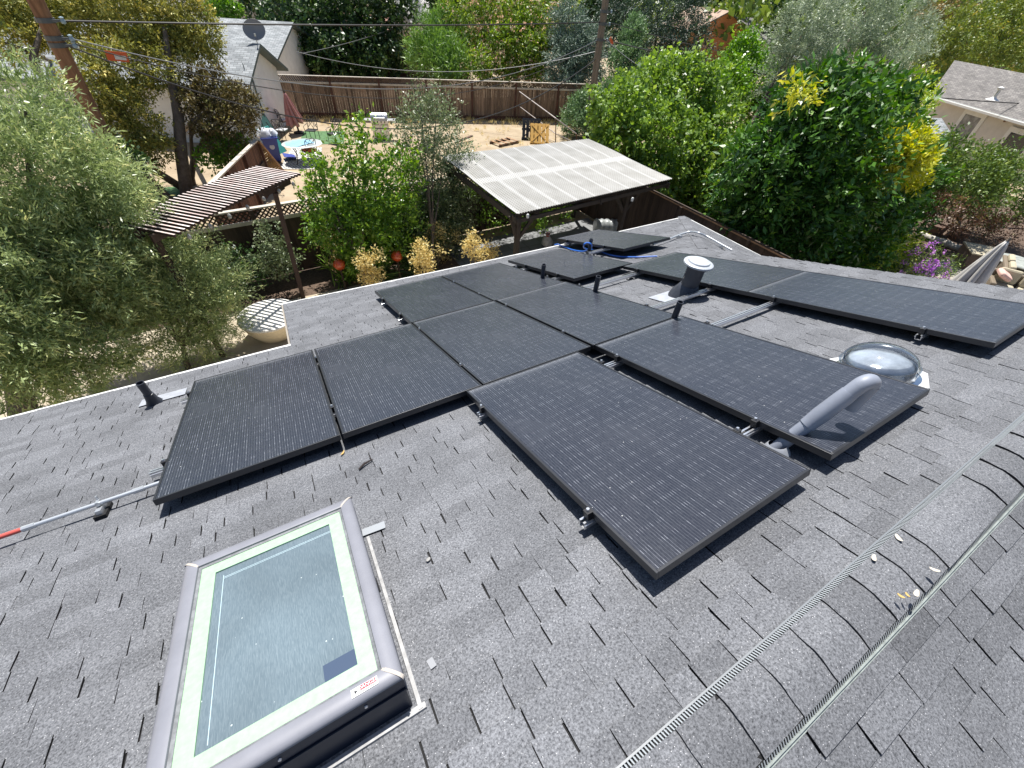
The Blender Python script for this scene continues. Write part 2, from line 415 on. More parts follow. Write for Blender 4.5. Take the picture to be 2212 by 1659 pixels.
for (a, e) in edges:
    lift = 0.0085 + rng.uniform(-0.0015, 0.003)
    nn = 12; rowA = []; rowE = []
    for i in range(nn + 1):
        s = CW * (2 * i / nn - 1); crown = -0.011 * (1 - abs(s) / CW) ** 1.5
        rowA.append(rs_(a - 0.004 + 0.0015 * math.sin(i * 0.9 + a * 9), s, HT + lift * (0.88 + 0.12 * math.cos(i * 0.7 + a * 5)) + crown + wav(a)))
        rowE.append(rs_(e + 0.015, s, HT - 0.001 + crown + wav(e)))
    # the exposed end of each cap is its -u end? caps lap so that the thick end faces +u
    i0 = len(b.v); b.v.extend(tuple(p) for p in rowA + rowE)
    for i in range(nn):
        b.f.append((i0 + i, i0 + i + 1, i0 + nn + 2 + i, i0 + nn + 1 + i)); b.mi.append(0)
    base = [rs_(a - 0.004, CW * (2 * i / nn - 1), HT - 0.004) for i in range(nn + 1)]
    j0 = len(b.v); b.v.extend(tuple(p) for p in base)
    for i in range(nn):
        b.f.append((j0 + i, j0 + i + 1, i0 + i + 1, i0 + i)); b.mi.append(1)
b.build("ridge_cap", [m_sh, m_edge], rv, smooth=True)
for sgn in (1, -1):
    b = MB()
    b.bar(rs_(ULEFT, sgn * (HW + 0.004), 0.010), rs_(UE, sgn * (HW + 0.004), 0.010), 0.006, 0.012, up=rs_(0, sgn, 1) - rs_(0, sgn, 0))
    if sgn < 0: b.bar(rs_(ULEFT, sgn * (HW + 0.013), 0.004), rs_(UE, sgn * (HW + 0.013), 0.004), 0.012, 0.005, up=rs_(0, sgn, 1) - rs_(0, sgn, 0))
    b.build("vent_rail", mat("vent_rail_plastic", (0.16, 0.175, 0.19), 0.45) if sgn > 0 else mat("vent_lip", (0.30, 0.33, 0.31), 0.5, noise=0.25, nscale=30), rv)
    b = MB()
    b.bar(rs_(ULEFT, sgn * 0.088, 0.010), rs_(UE, sgn * 0.088, 0.010), 0.024, 0.016, up=rs_(0, sgn, 1) - rs_(0, sgn, 0))
    b.build("vent_core", m_edge, rv)
    b = MB(); u = -0.5
    while u < 6.2:
        d = 0.0048 if u < 3.5 else 0.006
        b.face([rs_(u, sgn * 0.0885, HT + 0.003), rs_(u, sgn * 0.1095, 0.014), rs_(u + d, sgn * 0.1095, 0.014), rs_(u + d, sgn * 0.0885, HT + 0.003)])
        u += 0.0115
    o = b.build("vent_fin", m_fin, rv); o["kind"] = "stuff"
# ------------------------------------------------------------------ solar panels
m_frame = mat("black_anodised", (0.05, 0.052, 0.058), 0.34, metal=0.55, spec=0.6)
m_pv = bpy.data.materials.new("solar_glass"); m_pv.use_nodes = True
n = m_pv.node_tree.nodes; l = m_pv.node_tree.links; b_ = n["Principled BSDF"]
tc = n.new("ShaderNodeTexCoord"); sx = n.new("ShaderNodeSeparateXYZ"); l.new(tc.outputs["Object"], sx.inputs[0])
def mth(op, a=None, b=None, va=None, vb=None):
    q = n.new("ShaderNodeMath"); q.operation = op
    if a is not None: l.new(a, q.inputs[0])
    elif va is not None: q.inputs[0].default_value = va
    if b is not None: l.new(b, q.inputs[1])
    elif vb is not None: q.inputs[1].default_value = vb
    return q.outputs[0]
# fine wires along the panel (every 15.5 mm), broken at the cell rows
fx = mth('FRACT', mth('DIVIDE', sx.outputs[0], vb=0.0155)); wire = mth('LESS_THAN', fx, vb=0.17)
nz = n.new("ShaderNodeTexNoise"); nz.inputs["Scale"].default_value = 1.0; nz.inputs["Detail"].default_value = 3
mp = n.new("ShaderNodeMapping"); mp.inputs["Scale"].default_value = (60, 4, 1); l.new(tc.outputs["Object"], mp.inputs[0]); l.new(mp.outputs[0], nz.inputs["Vector"])
wm = n.new("ShaderNodeMapRange"); wm.inputs[1].default_value = 0.47; wm.inputs[2].default_value = 0.68; l.new(nz.outputs[0], wm.inputs[0])
cy = mth('ABSOLUTE', mth('SUBTRACT', mth('FRACT', mth('DIVIDE', sx.outputs[1], vb=0.083)), vb=0.5))
cellend = mth('GREATER_THAN', cy, vb=0.36)
wstr = mth('MULTIPLY', wire, mth('ADD', mth('ADD', mth('MULTIPLY', wm.outputs[0], vb=0.24), vb=0.10), mth('MULTIPLY', mth('MULTIPLY', cellend, wm.outputs[0]), vb=0.9)))
# dust: streaks that run down the glass, thicker along the lower edge
ns = n.new("ShaderNodeTexNoise"); ns.inputs["Detail"].default_value = 4; ns.inputs["Distortion"].default_value = 0.6
mp2 = n.new("ShaderNodeMapping"); mp2.inputs["Scale"].default_value = (75, 9, 1); l.new(tc.outputs["Object"], mp2.inputs[0]); l.new(mp2.outputs[0], ns.inputs["Vector"])
nb2 = n.new("ShaderNodeTexNoise"); nb2.inputs["Scale"].default_value = 2.3; nb2.inputs["Detail"].default_value = 5; l.new(tc.outputs["Object"], nb2.inputs["Vector"])
st_ = n.new("ShaderNodeMapRange"); st_.inputs[1].default_value = 0.40; st_.inputs[2].default_value = 0.66; l.new(ns.outputs[0], st_.inputs[0])
lowe = n.new("ShaderNodeMapRange"); lowe.inputs[1].default_value = 0.83; lowe.inputs[2].default_value = 0.935; l.new(sx.outputs[1], lowe.inputs[0])
lowm = mth('MULTIPLY', mth('POWER', lowe.outputs[0], vb=2.0), mth('ADD', st_.outputs[0], vb=0.35))
bl = n.new("ShaderNodeMapRange"); bl.inputs[1].default_value = 0.3; bl.inputs[2].default_value = 0.75; bl.inputs[3].default_value = 0.45; bl.inputs[4].default_value = 1.0; l.new(nb2.outputs[0], bl.inputs[0])
dust = mth('ADD', mth('MULTIPLY', mth('MULTIPLY', st_.outputs[0], bl.outputs[0]), vb=0.13), mth('MULTIPLY', lowm, vb=0.55))
dust = mth('ADD', dust, vb=0.035)
c1 = n.new("ShaderNodeMixRGB"); c1.inputs[1].default_value = (0.007, 0.010, 0.020, 1); c1.inputs[2].default_value = (0.30, 0.31, 0.335, 1); l.new(dust, c1.inputs[0])
# specks
vo = n.new("ShaderNodeTexVoronoi"); vo.inputs["Scale"].default_value = 26; l.new(tc.outputs["Object"], vo.inputs["Vector"])
sc_ = n.new("ShaderNodeSeparateColor"); l.new(vo.outputs["Color"], sc_.inputs[0])
spk = mth('MULTIPLY', mth('LESS_THAN', vo.outputs["Distance"], vb=0.07), mth('GREATER_THAN', sc_.outputs[0], vb=0.93))
c2 = n.new("ShaderNodeMixRGB"); l.new(mth('MINIMUM', wstr, vb=0.55), c2.inputs[0]); l.new(c1.outputs[0], c2.inputs[1]); c2.inputs[2].default_value = (0.36, 0.38, 0.43, 1)
c3 = n.new("ShaderNodeMixRGB"); l.new(spk, c3.inputs[0]); l.new(c2.outputs[0], c3.inputs[1]); c3.inputs[2].default_value = (0.55, 0.55, 0.54, 1)
l.new(c3.outputs[0], b_.inputs["Base Color"]); b_.inputs["IOR"].default_value = 1.45
rg = n.new("ShaderNodeMapRange"); rg.inputs[3].default_value = 0.16; rg.inputs[4].default_value = 0.30; l.new(bl.outputs[0], rg.inputs[0]); l.new(rg.outputs[0], b_.inputs["Roughness"])
b_.inputs["Specular IOR Level"].default_value = 0.5; b_.inputs["Sheen Weight"].default_value = 0.04; b_.inputs["Sheen Roughness"].default_value = 0.4; b_.inputs["Sheen Tint"].default_value = (0.95, 0.92, 0.86, 1)
bp = n.new("ShaderNodeBump"); bp.inputs["Strength"].default_value = 0.25; bp.inputs["Distance"].default_value = 0.002; l.new(ns.outputs[0], bp.inputs["Height"]); l.new(bp.outputs[0], b_.inputs["Normal"])

PW, PL, PT = 1.043, 1.87, 0.042
def make_panel():
    t = thing("solar_panel", "x", "solar panel", (0, 0, 0), "black solar panels of the roof array")
    b = MB(); fw = 0.013; hx, hy = PW / 2, PL / 2
    for s in (-1, 1):
        b.box((s * (hx - fw / 2), 0, -PT / 2), (fw, PL, PT)); b.box((0, s * (hy - fw / 2), -PT / 2), (PW - 2 * fw, fw, PT - 0.0006))
        b.box((s * (hx - 0.022), 0, -PT + 0.002), (0.018, PL - 0.03, 0.003))
    b.build("frame", m_frame, t, local=True, bevel=0.0018)
    b = MB(); b.box((0, 0, -0.005), (PW - 2 * fw - 0.001, PL - 2 * fw - 0.001, 0.004)); b.build("glass", m_pv, t, local=True)
    b = MB(); b.box((0, 0, -0.0095), (PW - 2 * fw - 0.004, PL - 2 * fw - 0.004, 0.004)); b.build("backsheet", mat("backsheet", (0.02, 0.02, 0.02), 0.7), t, local=True)
    b = MB(); b.box((0, -0.6, -0.022), (0.12, 0.09, 0.02)); b.build("junction_box", m_frame, t, local=True, bevel=0.004)
    return t
P = {'A': (-.486, 3.408), 'B': (.477, 3.407), 'C': (1.438, 3.411), 'D': (1.306, 1.700), 'E': (2.421, 1.703), 'F': (1.424, 5.124), 'G': (2.388, 5.116),
     'H': (2.413, 3.416), 'I': (3.507, 5.139), 'K': (4.271, 3.412), 'L': (4.273, 1.716)}
P = {k: (a * 1.1, b * 1.1, 0.0) for k, (a, b) in P.items()}
P['J'] = (5.34, 6.32, 0.045)
LAB = {'A': "black solar panel at the low left corner of the array, next to the silver conduit",
       'B': "black solar panel with a gap on its left, second from the silver conduit",
       'C': "dark solar panel just beyond the nearest one, touching its far edge",
       'D': "large black solar panel nearest the camera, its corner pointing at the ridge",
       'E': "black solar panel that the bent grey pipe leans over",
       'F': "black solar panel along the eave beside the bare lower roof and its step",
       'G': "black solar panel along the eave with a black vent pipe at its upper right corner",
       'H': "dark solar panel in the middle of the array, beside the bare rails",
       'I': "black solar panel standing apart near the eave, between two black vent pipes",
       'K': "dull grey-black solar panel right behind the capped flue",
       'L': "long black solar panel on the right, beyond the clear dome",
       'J': "farthest black solar panel, raised on tall feet above the blue cable"}
proto = make_panel()
for k in sorted(P):
    u, v, wv = P[k]
    o = proto if k == 'A' else copy_tree(proto)
    o["label"] = LAB[k]; o.location = rp(u + PW / 2, v - PL / 2, wv)
    o.rotation_euler = (RM @ Matrix.Rotation(R(0.25 if k == 'D' else 0.0), 3, 'Z')).to_euler()

# ------------------------------------------------------------------ rails, with their clamps and feet
def profile_rail(b, u0, u1, v, wtop, mi=0):
    # channel open at the top, 38 mm wide and 40 mm high
    hw, t, h = 0.019, 0.0035, 0.040
    pr = [(-hw, 0), (-hw, -h), (hw, -h), (hw, 0), (hw - 0.011, 0), (hw - 0.011, -t), (hw - t, -t), (hw - t, -h + t), (-hw + t, -h + t), (-hw + t, -t), (-hw + 0.011, -t), (-hw + 0.011, 0)]
    b.prism([rp(u0, v + a, wtop + c) for a, c in pr], rp(u1, 0, 0) - rp(u0, 0, 0), mi)
    # two outer ribs
    for s in (-1, 1):
        b.prism([rp(u0, v + s * (hw + 0.001), wtop - 0.012), rp(u0, v + s * (hw + 0.005), wtop - 0.015), rp(u0, v + s * (hw + 0.005), wtop - 0.02), rp(u0, v + s * (hw + 0.001), wtop - 0.023)], rp(u1, 0, 0) - rp(u0, 0, 0), mi)
m_clamp = mat("dark_clamp", (0.03, 0.03, 0.032), 0.4, metal=0.3)
WT = -PT
def rail(label, u0, u1, v, clamps, feet, wtop=WT, tall=False):
    t = thing("mounting_rail", label, "rail", rp(u0, v, wtop - 0.04), "aluminium rails under the solar panels")
    b = MB(); profile_rail(b, u0, u1, v, wtop); b.build("channel", m_alu, t)
    for uc in clamps:
        b = MB(); b.box(rp(uc, v, wtop + 0.021), (0.028, 0.034, 0.044), RM); b.box(rp(uc, v, wtop + 0.0445), (0.036, 0.036, 0.004), RM)
        c = b.build("clamp", m_clamp, t, bevel=0.002)
        b = MB(); b.lathe([(0.0, 0.014), (0.008, 0.014), (0.009, 0.0)], rp(uc, v, wtop + 0.046), RM, 8); b.build("bolt", m_alu, c)
    for uf in feet:
        b = MB(); h = wtop - 0.04 - WR
        b.lathe([(0.052, 0.0), (0.05, 0.006), (0.026, 0.016), (0.016, 0.03), (0.013, h - 0.002), (0.0, h - 0.002)], rp(uf, v + 0.045, WR + 0.012), RM, 14)
        b.box(rp(uf, v + 0.030, wtop - 0.025), (0.04, 0.012, 0.06), RM)
        b.build("foot", mat("dark_foot", (0.09, 0.095, 0.10), 0.45, metal=0.5), t, smooth=True)
    return t
A = {k: v[0] for k, v in P.items()}
rail("upper rail of the middle row, its bare length crossing below the black vent pipe", A['A'] - 0.09, A['K'] + PW + 0.03, 3.47, [A['A'] - 0.012, A['B'] - 0.008, A['C'] - 0.006, A['H'] - 0.012, A['H'] + PW + 0.012, A['K'] - 0.012], [0.3, 1.5, 2.7, 3.75, 4.6, 5.4])
rail("bare aluminium rail passing right in front of the capped flue", A['A'] - 0.11, A['K'] + PW + 0.03, 2.32, [A['A'] - 0.012, A['B'] - 0.008, A['C'] - 0.006, A['H'] - 0.012, A['H'] + PW + 0.012, A['K'] - 0.012], [0.3, 1.5, 2.7, 4.9, 5.5])
rail("long bare rail that ends under the right-hand panels, nearest the clear dome's far side", A['D'] - 0.045, A['L'] + PW + 0.03, 1.585, [A['D'] - 0.012, A['D'] + PW + 0.012, A['E'] - 0.012, A['E'] + PW + 0.012, A['L'] - 0.012], [1.8, 3.3, 4.95, 5.5])
rail("short rail under the nearest panel, bare beside the foot of the bent pipe", A['D'] - 0.05, A['E'] + PW - 0.1, 0.405, [A['D'] - 0.012, A['D'] + PW + 0.012, A['E'] - 0.012], [1.8, 3.2])
rail("rail stub poking out from the long right panel beyond the clear dome", A['L'] - 0.05, A['L'] + PW + 0.03, 0.41, [A['L'] - 0.012], [4.84, 5.5])
rail("eave-side rail of the lowest row, poking out near the roof step", A['F'] - 0.05, 6.4, 5.06, [A['F'] - 0.012, A['G'] - 0.010, A['G'] + PW + 0.012, A['I'] - 0.012], [1.7, 2.9, 4.1, 5.6])
rail("second rail of the lowest row, poking out where three panels meet", A['F'] - 0.05, A['I'] + PW + 0.05, 4.17, [A['F'] - 0.012, A['G'] - 0.010, A['G'] + PW + 0.012, A['I'] - 0.012], [1.7, 2.9, 4.1])
rail("far rail on posts under the raised panel, on its eave side", 5.28, 6.45, 5.98, [5.325], [5.42, 6.3], wtop=0.045 - PT)
rail("far rail on posts under the raised panel, where the blue cable passes", 5.0, 6.45, 4.92, [5.325], [5.15, 6.3], wtop=0.045 - PT)
# ------------------------------------------------------------------ skylight
m_sf = mat("skylight_cladding", (0.21, 0.215, 0.245), 0.42, noise=0.10, nscale=5, spec=0.5)
m_gask = mat("pale_green_border", (0.32, 0.485, 0.325), 0.55, noise=0.10, nscale=40)
m_dk = mat("skylight_curb_paint", (0.022, 0.028, 0.045), 0.4)
u0, u1, v0, v1 = -0.248, 0.470, 0.134, 1.112
sk = thing("skylight", "glass skylight with a grey frame and pale green border in the shingles", "skylight", rp(0.09, 0.68, WR))
def ringmesh(prof, mi=0):
    b = MB(); loops = []
    for d, w_ in prof:
        loops.append([rp(u0 + d, v0 + d, w_), rp(u1 - d, v0 + d, w_), rp(u1 - d, v1 - d, w_), rp(u0 + d, v1 - d, w_)])
    for a, c in zip(loops[:-1], loops[1:]):
        for k in range(4): b.face([a[k], a[(k + 1) % 4], c[(k + 1) % 4], c[k]], mi)
    return b
WF = 0.08
prof = [(0.004, WF - 0.0225), (0.0, WF - 0.022), (0.0, WF - 0.016), (0.002, WF - 0.010), (0.007, WF - 0.005), (0.015, WF - 0.001), (0.030, WF + 0.002), (0.046, WF + 0.002), (0.056, WF - 0.002), (0.058, WF - 0.013)]
bb = MB()
for side in range(4):                           # four mitred bars, smooth across the profile
    i0 = len(bb.v)
    for d, w_ in prof:
        c4 = [(u0 + d, v0 + d), (u1 - d, v0 + d), (u1 - d, v1 - d), (u0 + d, v1 - d)]
        bb.v.append(tuple(rp(*c4[side], w_))); bb.v.append(tuple(rp(*c4[(side + 1) % 4], w_)))
    for i in range(len(prof) - 1):
        bb.f.append((i0 + 2 * i, i0 + 2 * i + 1, i0 + 2 * i + 3, i0 + 2 * i + 2)); bb.mi.append(0)
bb.build("frame", m_sf, sk, smooth=True)
ringmesh([(0.058, WF - 0.009), (0.069, WF - 0.012), (0.069, WF - 0.018)]).build("gasket", mat("rubber_gasket", (0.16, 0.17, 0.18), 0.6, noise=0.4, nscale=30), sk)
ringmesh([(0.069, WF - 0.0145), (0.124, WF - 0.0145), (0.124, WF - 0.025)]).build("glass_border", m_gask, sk)
ringmesh([(0.004, WF - 0.0225), (0.005, WF - 0.076), (0.002, WF - 0.074), (0.006, WF - 0.080), (0.010, WF - 0.082), (0.010, WF - 0.085), (0.004, WF - 0.087), (0.004, WF - 0.095), (0.010, WF - 0.097), (0.010, WR)]).build("curb", m_dk, sk)
m_sg = bpy.data.materials.new("skylight_glass"); m_sg.use_nodes = True
n = m_sg.node_tree.nodes; l = m_sg.node_tree.links; b_ = n["Principled BSDF"]
tc = n.new("ShaderNodeTexCoord"); mp = n.new("ShaderNodeMapping"); mp.inputs["Scale"].default_value = (55, 6, 6); l.new(tc.outputs["Object"], mp.inputs[0])
ns = n.new("ShaderNodeTexNoise"); ns.inputs["Detail"].default_value = 4; ns.inputs["Distortion"].default_value = 1.0; l.new(mp.outputs[0], ns.inputs["Vector"])
n2 = n.new("ShaderNodeTexNoise"); n2.inputs["Scale"].default_value = 2.2; l.new(tc.outputs["Object"], n2.inputs["Vector"])
r = n.new("ShaderNodeValToRGB"); r.color_ramp.elements[0].position = 0.38; r.color_ramp.elements[1].position = 0.70
r.color_ramp.elements[0].color = (0.115, 0.155, 0.18, 1); r.color_ramp.elements[1].color = (0.165, 0.21, 0.235, 1); l.new(ns.outputs[0], r.inputs[0])
vo = n.new("ShaderNodeTexVoronoi"); vo.inputs["Scale"].default_value = 17; l.new(tc.outputs["Object"], vo.inputs["Vector"])
lt = n.new("ShaderNodeMath"); lt.operation = 'LESS_THAN'; lt.inputs[1].default_value = 0.045; l.new(vo.outputs["Distance"], lt.inputs[0])
mx = n.new("ShaderNodeMixRGB"); l.new(lt.outputs[0], mx.inputs[0]); l.new(r.outputs[0], mx.inputs[1]); mx.inputs[2].default_value = (0.5, 0.55, 0.55, 1)
hs = n.new("ShaderNodeHueSaturation"); mr = n.new("ShaderNodeMapRange"); mr.inputs[1].default_value = 0.3; mr.inputs[2].default_value = 0.7; mr.inputs[3].default_value = 0.8; mr.inputs[4].default_value = 1.15
l.new(n2.outputs[0], mr.inputs[0]); l.new(mr.outputs[0], hs.inputs["Value"]); l.new(mx.outputs[0], hs.inputs["Color"]); l.new(hs.outputs[0], b_.inputs["Base Color"])
b_.inputs["Roughness"].default_value = 0.08; b_.inputs["Specular IOR Level"].default_value = 0.6
b = MB(); zc = WF - 0.021
b.face([(u0 + .12, v0 + .12, 0), (u1 - .12, v0 + .12, 0), (u1 - .12, v1 - .12, 0), (u0 + .12, v1 - .12, 0)])
gl = MB(); gl.face([Vector((x - 0.09, y - 0.68, 0)) for x, y, _ in b.v])
o = gl.build("glass", m_sg, sk, local=True); o.rotation_euler = RM.to_euler(); o.location = rp(0.09, 0.68, zc) - rp(0.09, 0.68, WR)
b = MB(); w_ = WF - 0.0205; d = 0.155
for p, q in (((u0 + d, v0 + .14), (u0 + d, v1 - d)), ((u0 + d, v1 - d - 0.02), (u1 - .122, v1 - d - 0.02)), ((u0 + d, v1 - d - 0.013), (u1 - .122, v1 - d - 0.013))):
    b.bar(rp(*p, w_), rp(*q, w_), 0.0022, 0.0012, up=RM @ Vector((0, 0, 1)))
b.build("spacer_reflection", mat("painted_spacer_reflection", (0.45, 0.58, 0.62), 0.4), sk)  # pale strips painted on the pane as the reflection of its spacer
b = MB(); b.box(rp(u1 - 0.165, v0 + 0.15, w_), (0.13, 0.075, 0.0012), RM); b.build("painted_reflection", mat("painted_reflection_navy", (0.06, 0.085, 0.135), 0.2), sk)  # dark navy reflection in the glass, painted as a thin flat patch
for (cu, cv), sgn in (((u0, v0), (1, 1)), ((u1, v0), (-1, 1)), ((u1, v1), (-1, -1)), ((u0, v1), (1, -1))):
    b = MB()
    for (d1, w1), (d2, w2) in zip(prof[1:-1], prof[2:]):
        a = rp(cu + sgn[0] * d1, cv + sgn[1] * d1, w1 + 0.0012); e = rp(cu + sgn[0] * d2, cv + sgn[1] * d2, w2 + 0.0012)
        k = rp(sgn[0] * 0.004, -sgn[1] * 0.004, 0)
        b.face([a + k, e + k, e - k, a - k])
    b.build("corner_joint", mat("corner_sealant", (0.42, 0.38, 0.34), 0.7), sk)
for uu in (-0.16, 0.09, 0.34): MB().lathe([(0.0, 0.004), (0.005, 0.003), (0.006, 0.0)], rp(uu, v0 + 0.003, WF - 0.05), RM @ Matrix.Rotation(R(90), 3, 'X'), 8).build("screw", m_alu, sk)
# warning label
lb = MB(); cu, cv = u1 - 0.115, v0 + 0.030
lb.box(rp(cu, cv, WF + 0.0016), (0.082, 0.026, 0.0012), RM)
st = lb.build("warning_sticker", mat("sticker_white", (0.75, 0.75, 0.74), 0.4), sk)
rb = MB(); rb.box(rp(cu + 0.012, cv + 0.004, WF + 0.0026), (0.052, 0.015, 0.0006), RM); rb.build("red_field", mat("sticker_red", (0.55, 0.05, 0.07), 0.4), st)
fc = bpy.data.curves.new("lettering", 'FONT'); fc.body = "DANGER"; fc.size = 0.0155; fc.align_x = 'CENTER'; fc.align_y = 'CENTER'; fc.extrude = 0.0002; fc.materials.append(MATS["sticker_white"])
fo = bpy.data.objects.new("lettering_text", fc); col.objects.link(fo)
lm_ = bpy.data.meshes.new_from_object(fo.evaluated_get(bpy.context.evaluated_depsgraph_get())); col.objects.unlink(fo); bpy.data.objects.remove(fo)
fo = bpy.data.objects.new("lettering", lm_); col.objects.link(fo); fo.parent = st
fo.matrix_basis = top_matrix(st).inverted() @ Matrix.Translation(rp(cu + 0.012, cv + 0.004, WF + 0.0031)) @ RM.to_4x4()
b = MB(); b.lathe([(0.0, 0.0), (0.007, 0.0)], rp(cu - 0.028, cv, WF + 0.0026), RM, 3); b.box(rp(cu + 0.012, cv - 0.0085, WF + 0.0026), (0.045, 0.002, 0.0004), RM); b.box(rp(cu - 0.028, cv - 0.009, WF + 0.0026), (0.018, 0.0015, 0.0004), RM)
b.build("warning_symbol", m_frame, st)
# metal flashing round the skylight
b = MB(); m_fl = mat("sealed_flashing", (0.33, 0.33, 0.33), 0.6, noise=0.25, nscale=25)
b.bar(rp(u1 + 0.012, v0 - 0.02, WR + 0.013), rp(u1 + 0.012, v1 - 0.12, WR + 0.013), 0.014, 0.012, up=RM @ Vector((0, 0, 1)))
b.bar(rp(u0, v0 - 0.014, WR + 0.012), rp(u1 + 0.03, v0 - 0.014, WR + 0.012), 0.020, 0.010, up=RM @ Vector((0, 0, 1)))
b.build("flashing", m_fl, sk)
b = MB(); b.box(rp(u1 + 0.05, v1 - 0.085, WR + 0.018), (0.115, 0.05, 0.002), RM @ Matrix.Rotation(R(-6), 3, 'Z')); b.build("flashing_tab", mat("bare_flashing", (0.36, 0.38, 0.40), 0.45, metal=0.4), sk)

# ------------------------------------------------------------------ pipes through the roof
m_abs = mat("dark_vent_pipe", (0.03, 0.035, 0.048), 0.4, noise=0.2, nscale=20)
m_boot = mat("boot_metal", (0.40, 0.42, 0.46), 0.5, metal=0.3, noise=0.15, nscale=12)
def vpipe(label, u, v, h, r, boot=True, plate=None, lean=(0, 0)):
    base = rp(u, v, WR)
    t = thing("vent_pipe", label, "vent pipe", base, "dark vent pipes standing up through the shingles")
    ax = Vector((lean[0], lean[1], 1)).normalized(); rot = Vector((0, 0, 1)).rotation_difference(ax).to_matrix()
    b = MB(); b.lathe([(r, -0.08), (r, h), (r * 0.82, h), (r * 0.82, 0.02), (0, 0.02)], base, rot, 20); b.build("pipe", m_abs, t, smooth=True)
    if boot:
        b = MB(); b.lathe([(r * 2.3, 0.0), (r * 2.1, 0.012), (r * 1.55, 0.05), (r * 1.22, 0.11), (r * 1.2, 0.125), (r * 1.0, 0.128)], base + Vector((0, 0, 0.0)), rot, 20); b.build("boot", m_abs, t, smooth=True)
        b = MB(); pc, ps = plate if plate else ((0, 0), (0.28, 0.22)); b.box(rp(u + pc[0], v + pc[1], WR + 0.0165), (ps[0], ps[1], 0.003), RM); b.build("flashing", m_boot, t)
    return t
vpipe("dark vent pipe standing alone by the eave left of the panels, on a metal flashing", -0.90, 3.80, 0.26, 0.032, plate=((0.06, 0.07), (0.36, 0.16)), lean=(0.02, 0.03))
def topped(px, py, h):                          # the pipe whose rim shows at (px, py) and stands h above the roof
    for w_ in (0,):
        RMn = np.array(RM); d = ray(px, py)
        # point on the ray that is h above the roof measured plumb
        nn = RMn[:, 2]; off = WR + h * CT
        t_ = (off - nn @ CAMP) / (nn @ d); p = CAMP + t_ * d; p = p - np.array([0, 0, h]); q = RMn.T @ p
        return float(q[0]), float(q[1])
for lab, px, py, h, r in (("black vent pipe rising between two eave panels, with a bare rail end beside it", 1175, 571.5, 0.33, 0.030),
                          ("black vent pipe rising beside the upper bare rail", 1293, 597, 0.33, 0.030),
                          ("black vent pipe at a panel corner in front of the flue's rail", 1470, 652, 0.31, 0.029),
                          ("black vent pipe with the blue cable looped round it", 1277.5, 516.5, 0.34, 0.031)):
    u, v = topped(px, py, h); vpipe(lab, u, v, h, r)
# flue with its rain cap
fu, fv = 4.50, 2.50; base = rp(fu, fv, WR)
t = thing("flue", "thick dark flue with a round pale metal cap, standing among the rails", "flue", base)
m_flue = mat("flue_paint", (0.05, 0.055, 0.07), 0.45, noise=0.25, nscale=9)
ax = Vector((0.04, 0.0, 1)).normalized(); rot = Vector((0, 0, 1)).rotation_difference(ax).to_matrix()
b = MB(); b.lathe([(0.098, -0.05), (0.098, 0.36), (0.112, 0.365), (0.114, 0.385), (0.114, 0.40), (0, 0.40)], base, rot, 28); b.build("pipe", m_flue, t, smooth=True)
b = MB(); b.lathe([(0.185, -0.02), (0.165, 0.045), (0.125, 0.11), (0.105, 0.15), (0.098, 0.155)], base, rot, 28); b.build("boot", m_flue, t, smooth=True)
b = MB(); b.lathe([(0.0, 0.455), (0.06, 0.455), (0.112, 0.448), (0.118, 0.440), (0.122, 0.432), (0.148, 0.430), (0.160, 0.424), (0.163, 0.410), (0.158, 0.404), (0.11, 0.402)], base, rot, 32)
b.build("cap", mat("cap_metal", (0.46, 0.49, 0.53), 0.5, metal=0.25, noise=0.12, nscale=25), t, smooth=True)
b = MB(); b.box(rp(fu - 0.13, fv + 0.10, WR + 0.017), (0.44, 0.26, 0.003), RM); b.build("flashing", m_boot, t)
# tubular skylight
DS = 0.68
du, dv = onroof(1897, 788, WR + 0.07)
base = rp(du, dv, WR)
t = thing("roof_dome", "clear plastic dome of a tubular skylight on a white flashing", "skylight dome", base)
m_flash = mat("white_flashing", (0.55, 0.56, 0.57), 0.45)
b = MB(); b.lathe([(0.0, 0.018), (0.40, 0.018), (0.44, 0.0165), (0.44, 0.012)], base, RM * DS, 8); b.build("flashing", m_flash, t)
b = MB(); b.lathe([(0.36, 0.018), (0.315, 0.03), (0.305, 0.05), (0.30, 0.13), (0.29, 0.13), (0.285, 0.03), (0.1, -0.25), (0, -0.25)], base, RM * DS, 40); b.build("turret", mat("bright_tube", (0.75, 0.77, 0.8), 0.12, metal=1.0), t, smooth=True)
m_dome = bpy.data.materials.new("clear_acrylic"); m_dome.use_nodes = True
n = m_dome.node_tree.nodes; l = m_dome.node_tree.links
gl_ = n.new("ShaderNodeBsdfGlossy"); gl_.inputs["Roughness"].default_value = 0.03; tr = n.new("ShaderNodeBsdfTransparent"); tr.inputs[0].default_value = (0.90, 0.93, 0.95, 1)
lw = n.new("ShaderNodeLayerWeight"); lw.inputs[0].default_value = 0.35; ms = n.new("ShaderNodeMixShader"); mrr = n.new("ShaderNodeMapRange"); mrr.inputs[3].default_value = 0.08; mrr.inputs[4].default_value = 0.75
l.new(lw.outputs["Fresnel"], mrr.inputs[0]); l.new(mrr.outputs[0], ms.inputs[0]); l.new(tr.outputs[0], ms.inputs[1]); l.new(gl_.outputs[0], ms.inputs[2]); l.new(ms.outputs[0], n["Material Output"].inputs[0])
b = MB(); b.lathe([(0.325, 0.05), (0.326, 0.118), (0.334, 0.120), (0.334, 0.126), (0.322, 0.128)], base, RM * DS, 40); b.build("ring", m_dome, t, smooth=True)
b = MB(); b.lathe([(0.322 * math.cos(a), 0.12 + 0.20 * math.sin(a)) for a in np.linspace(0, math.pi / 2 - 0.001, 14)], base, RM * DS, 48); b.build("dome", m_dome, t, smooth=True)
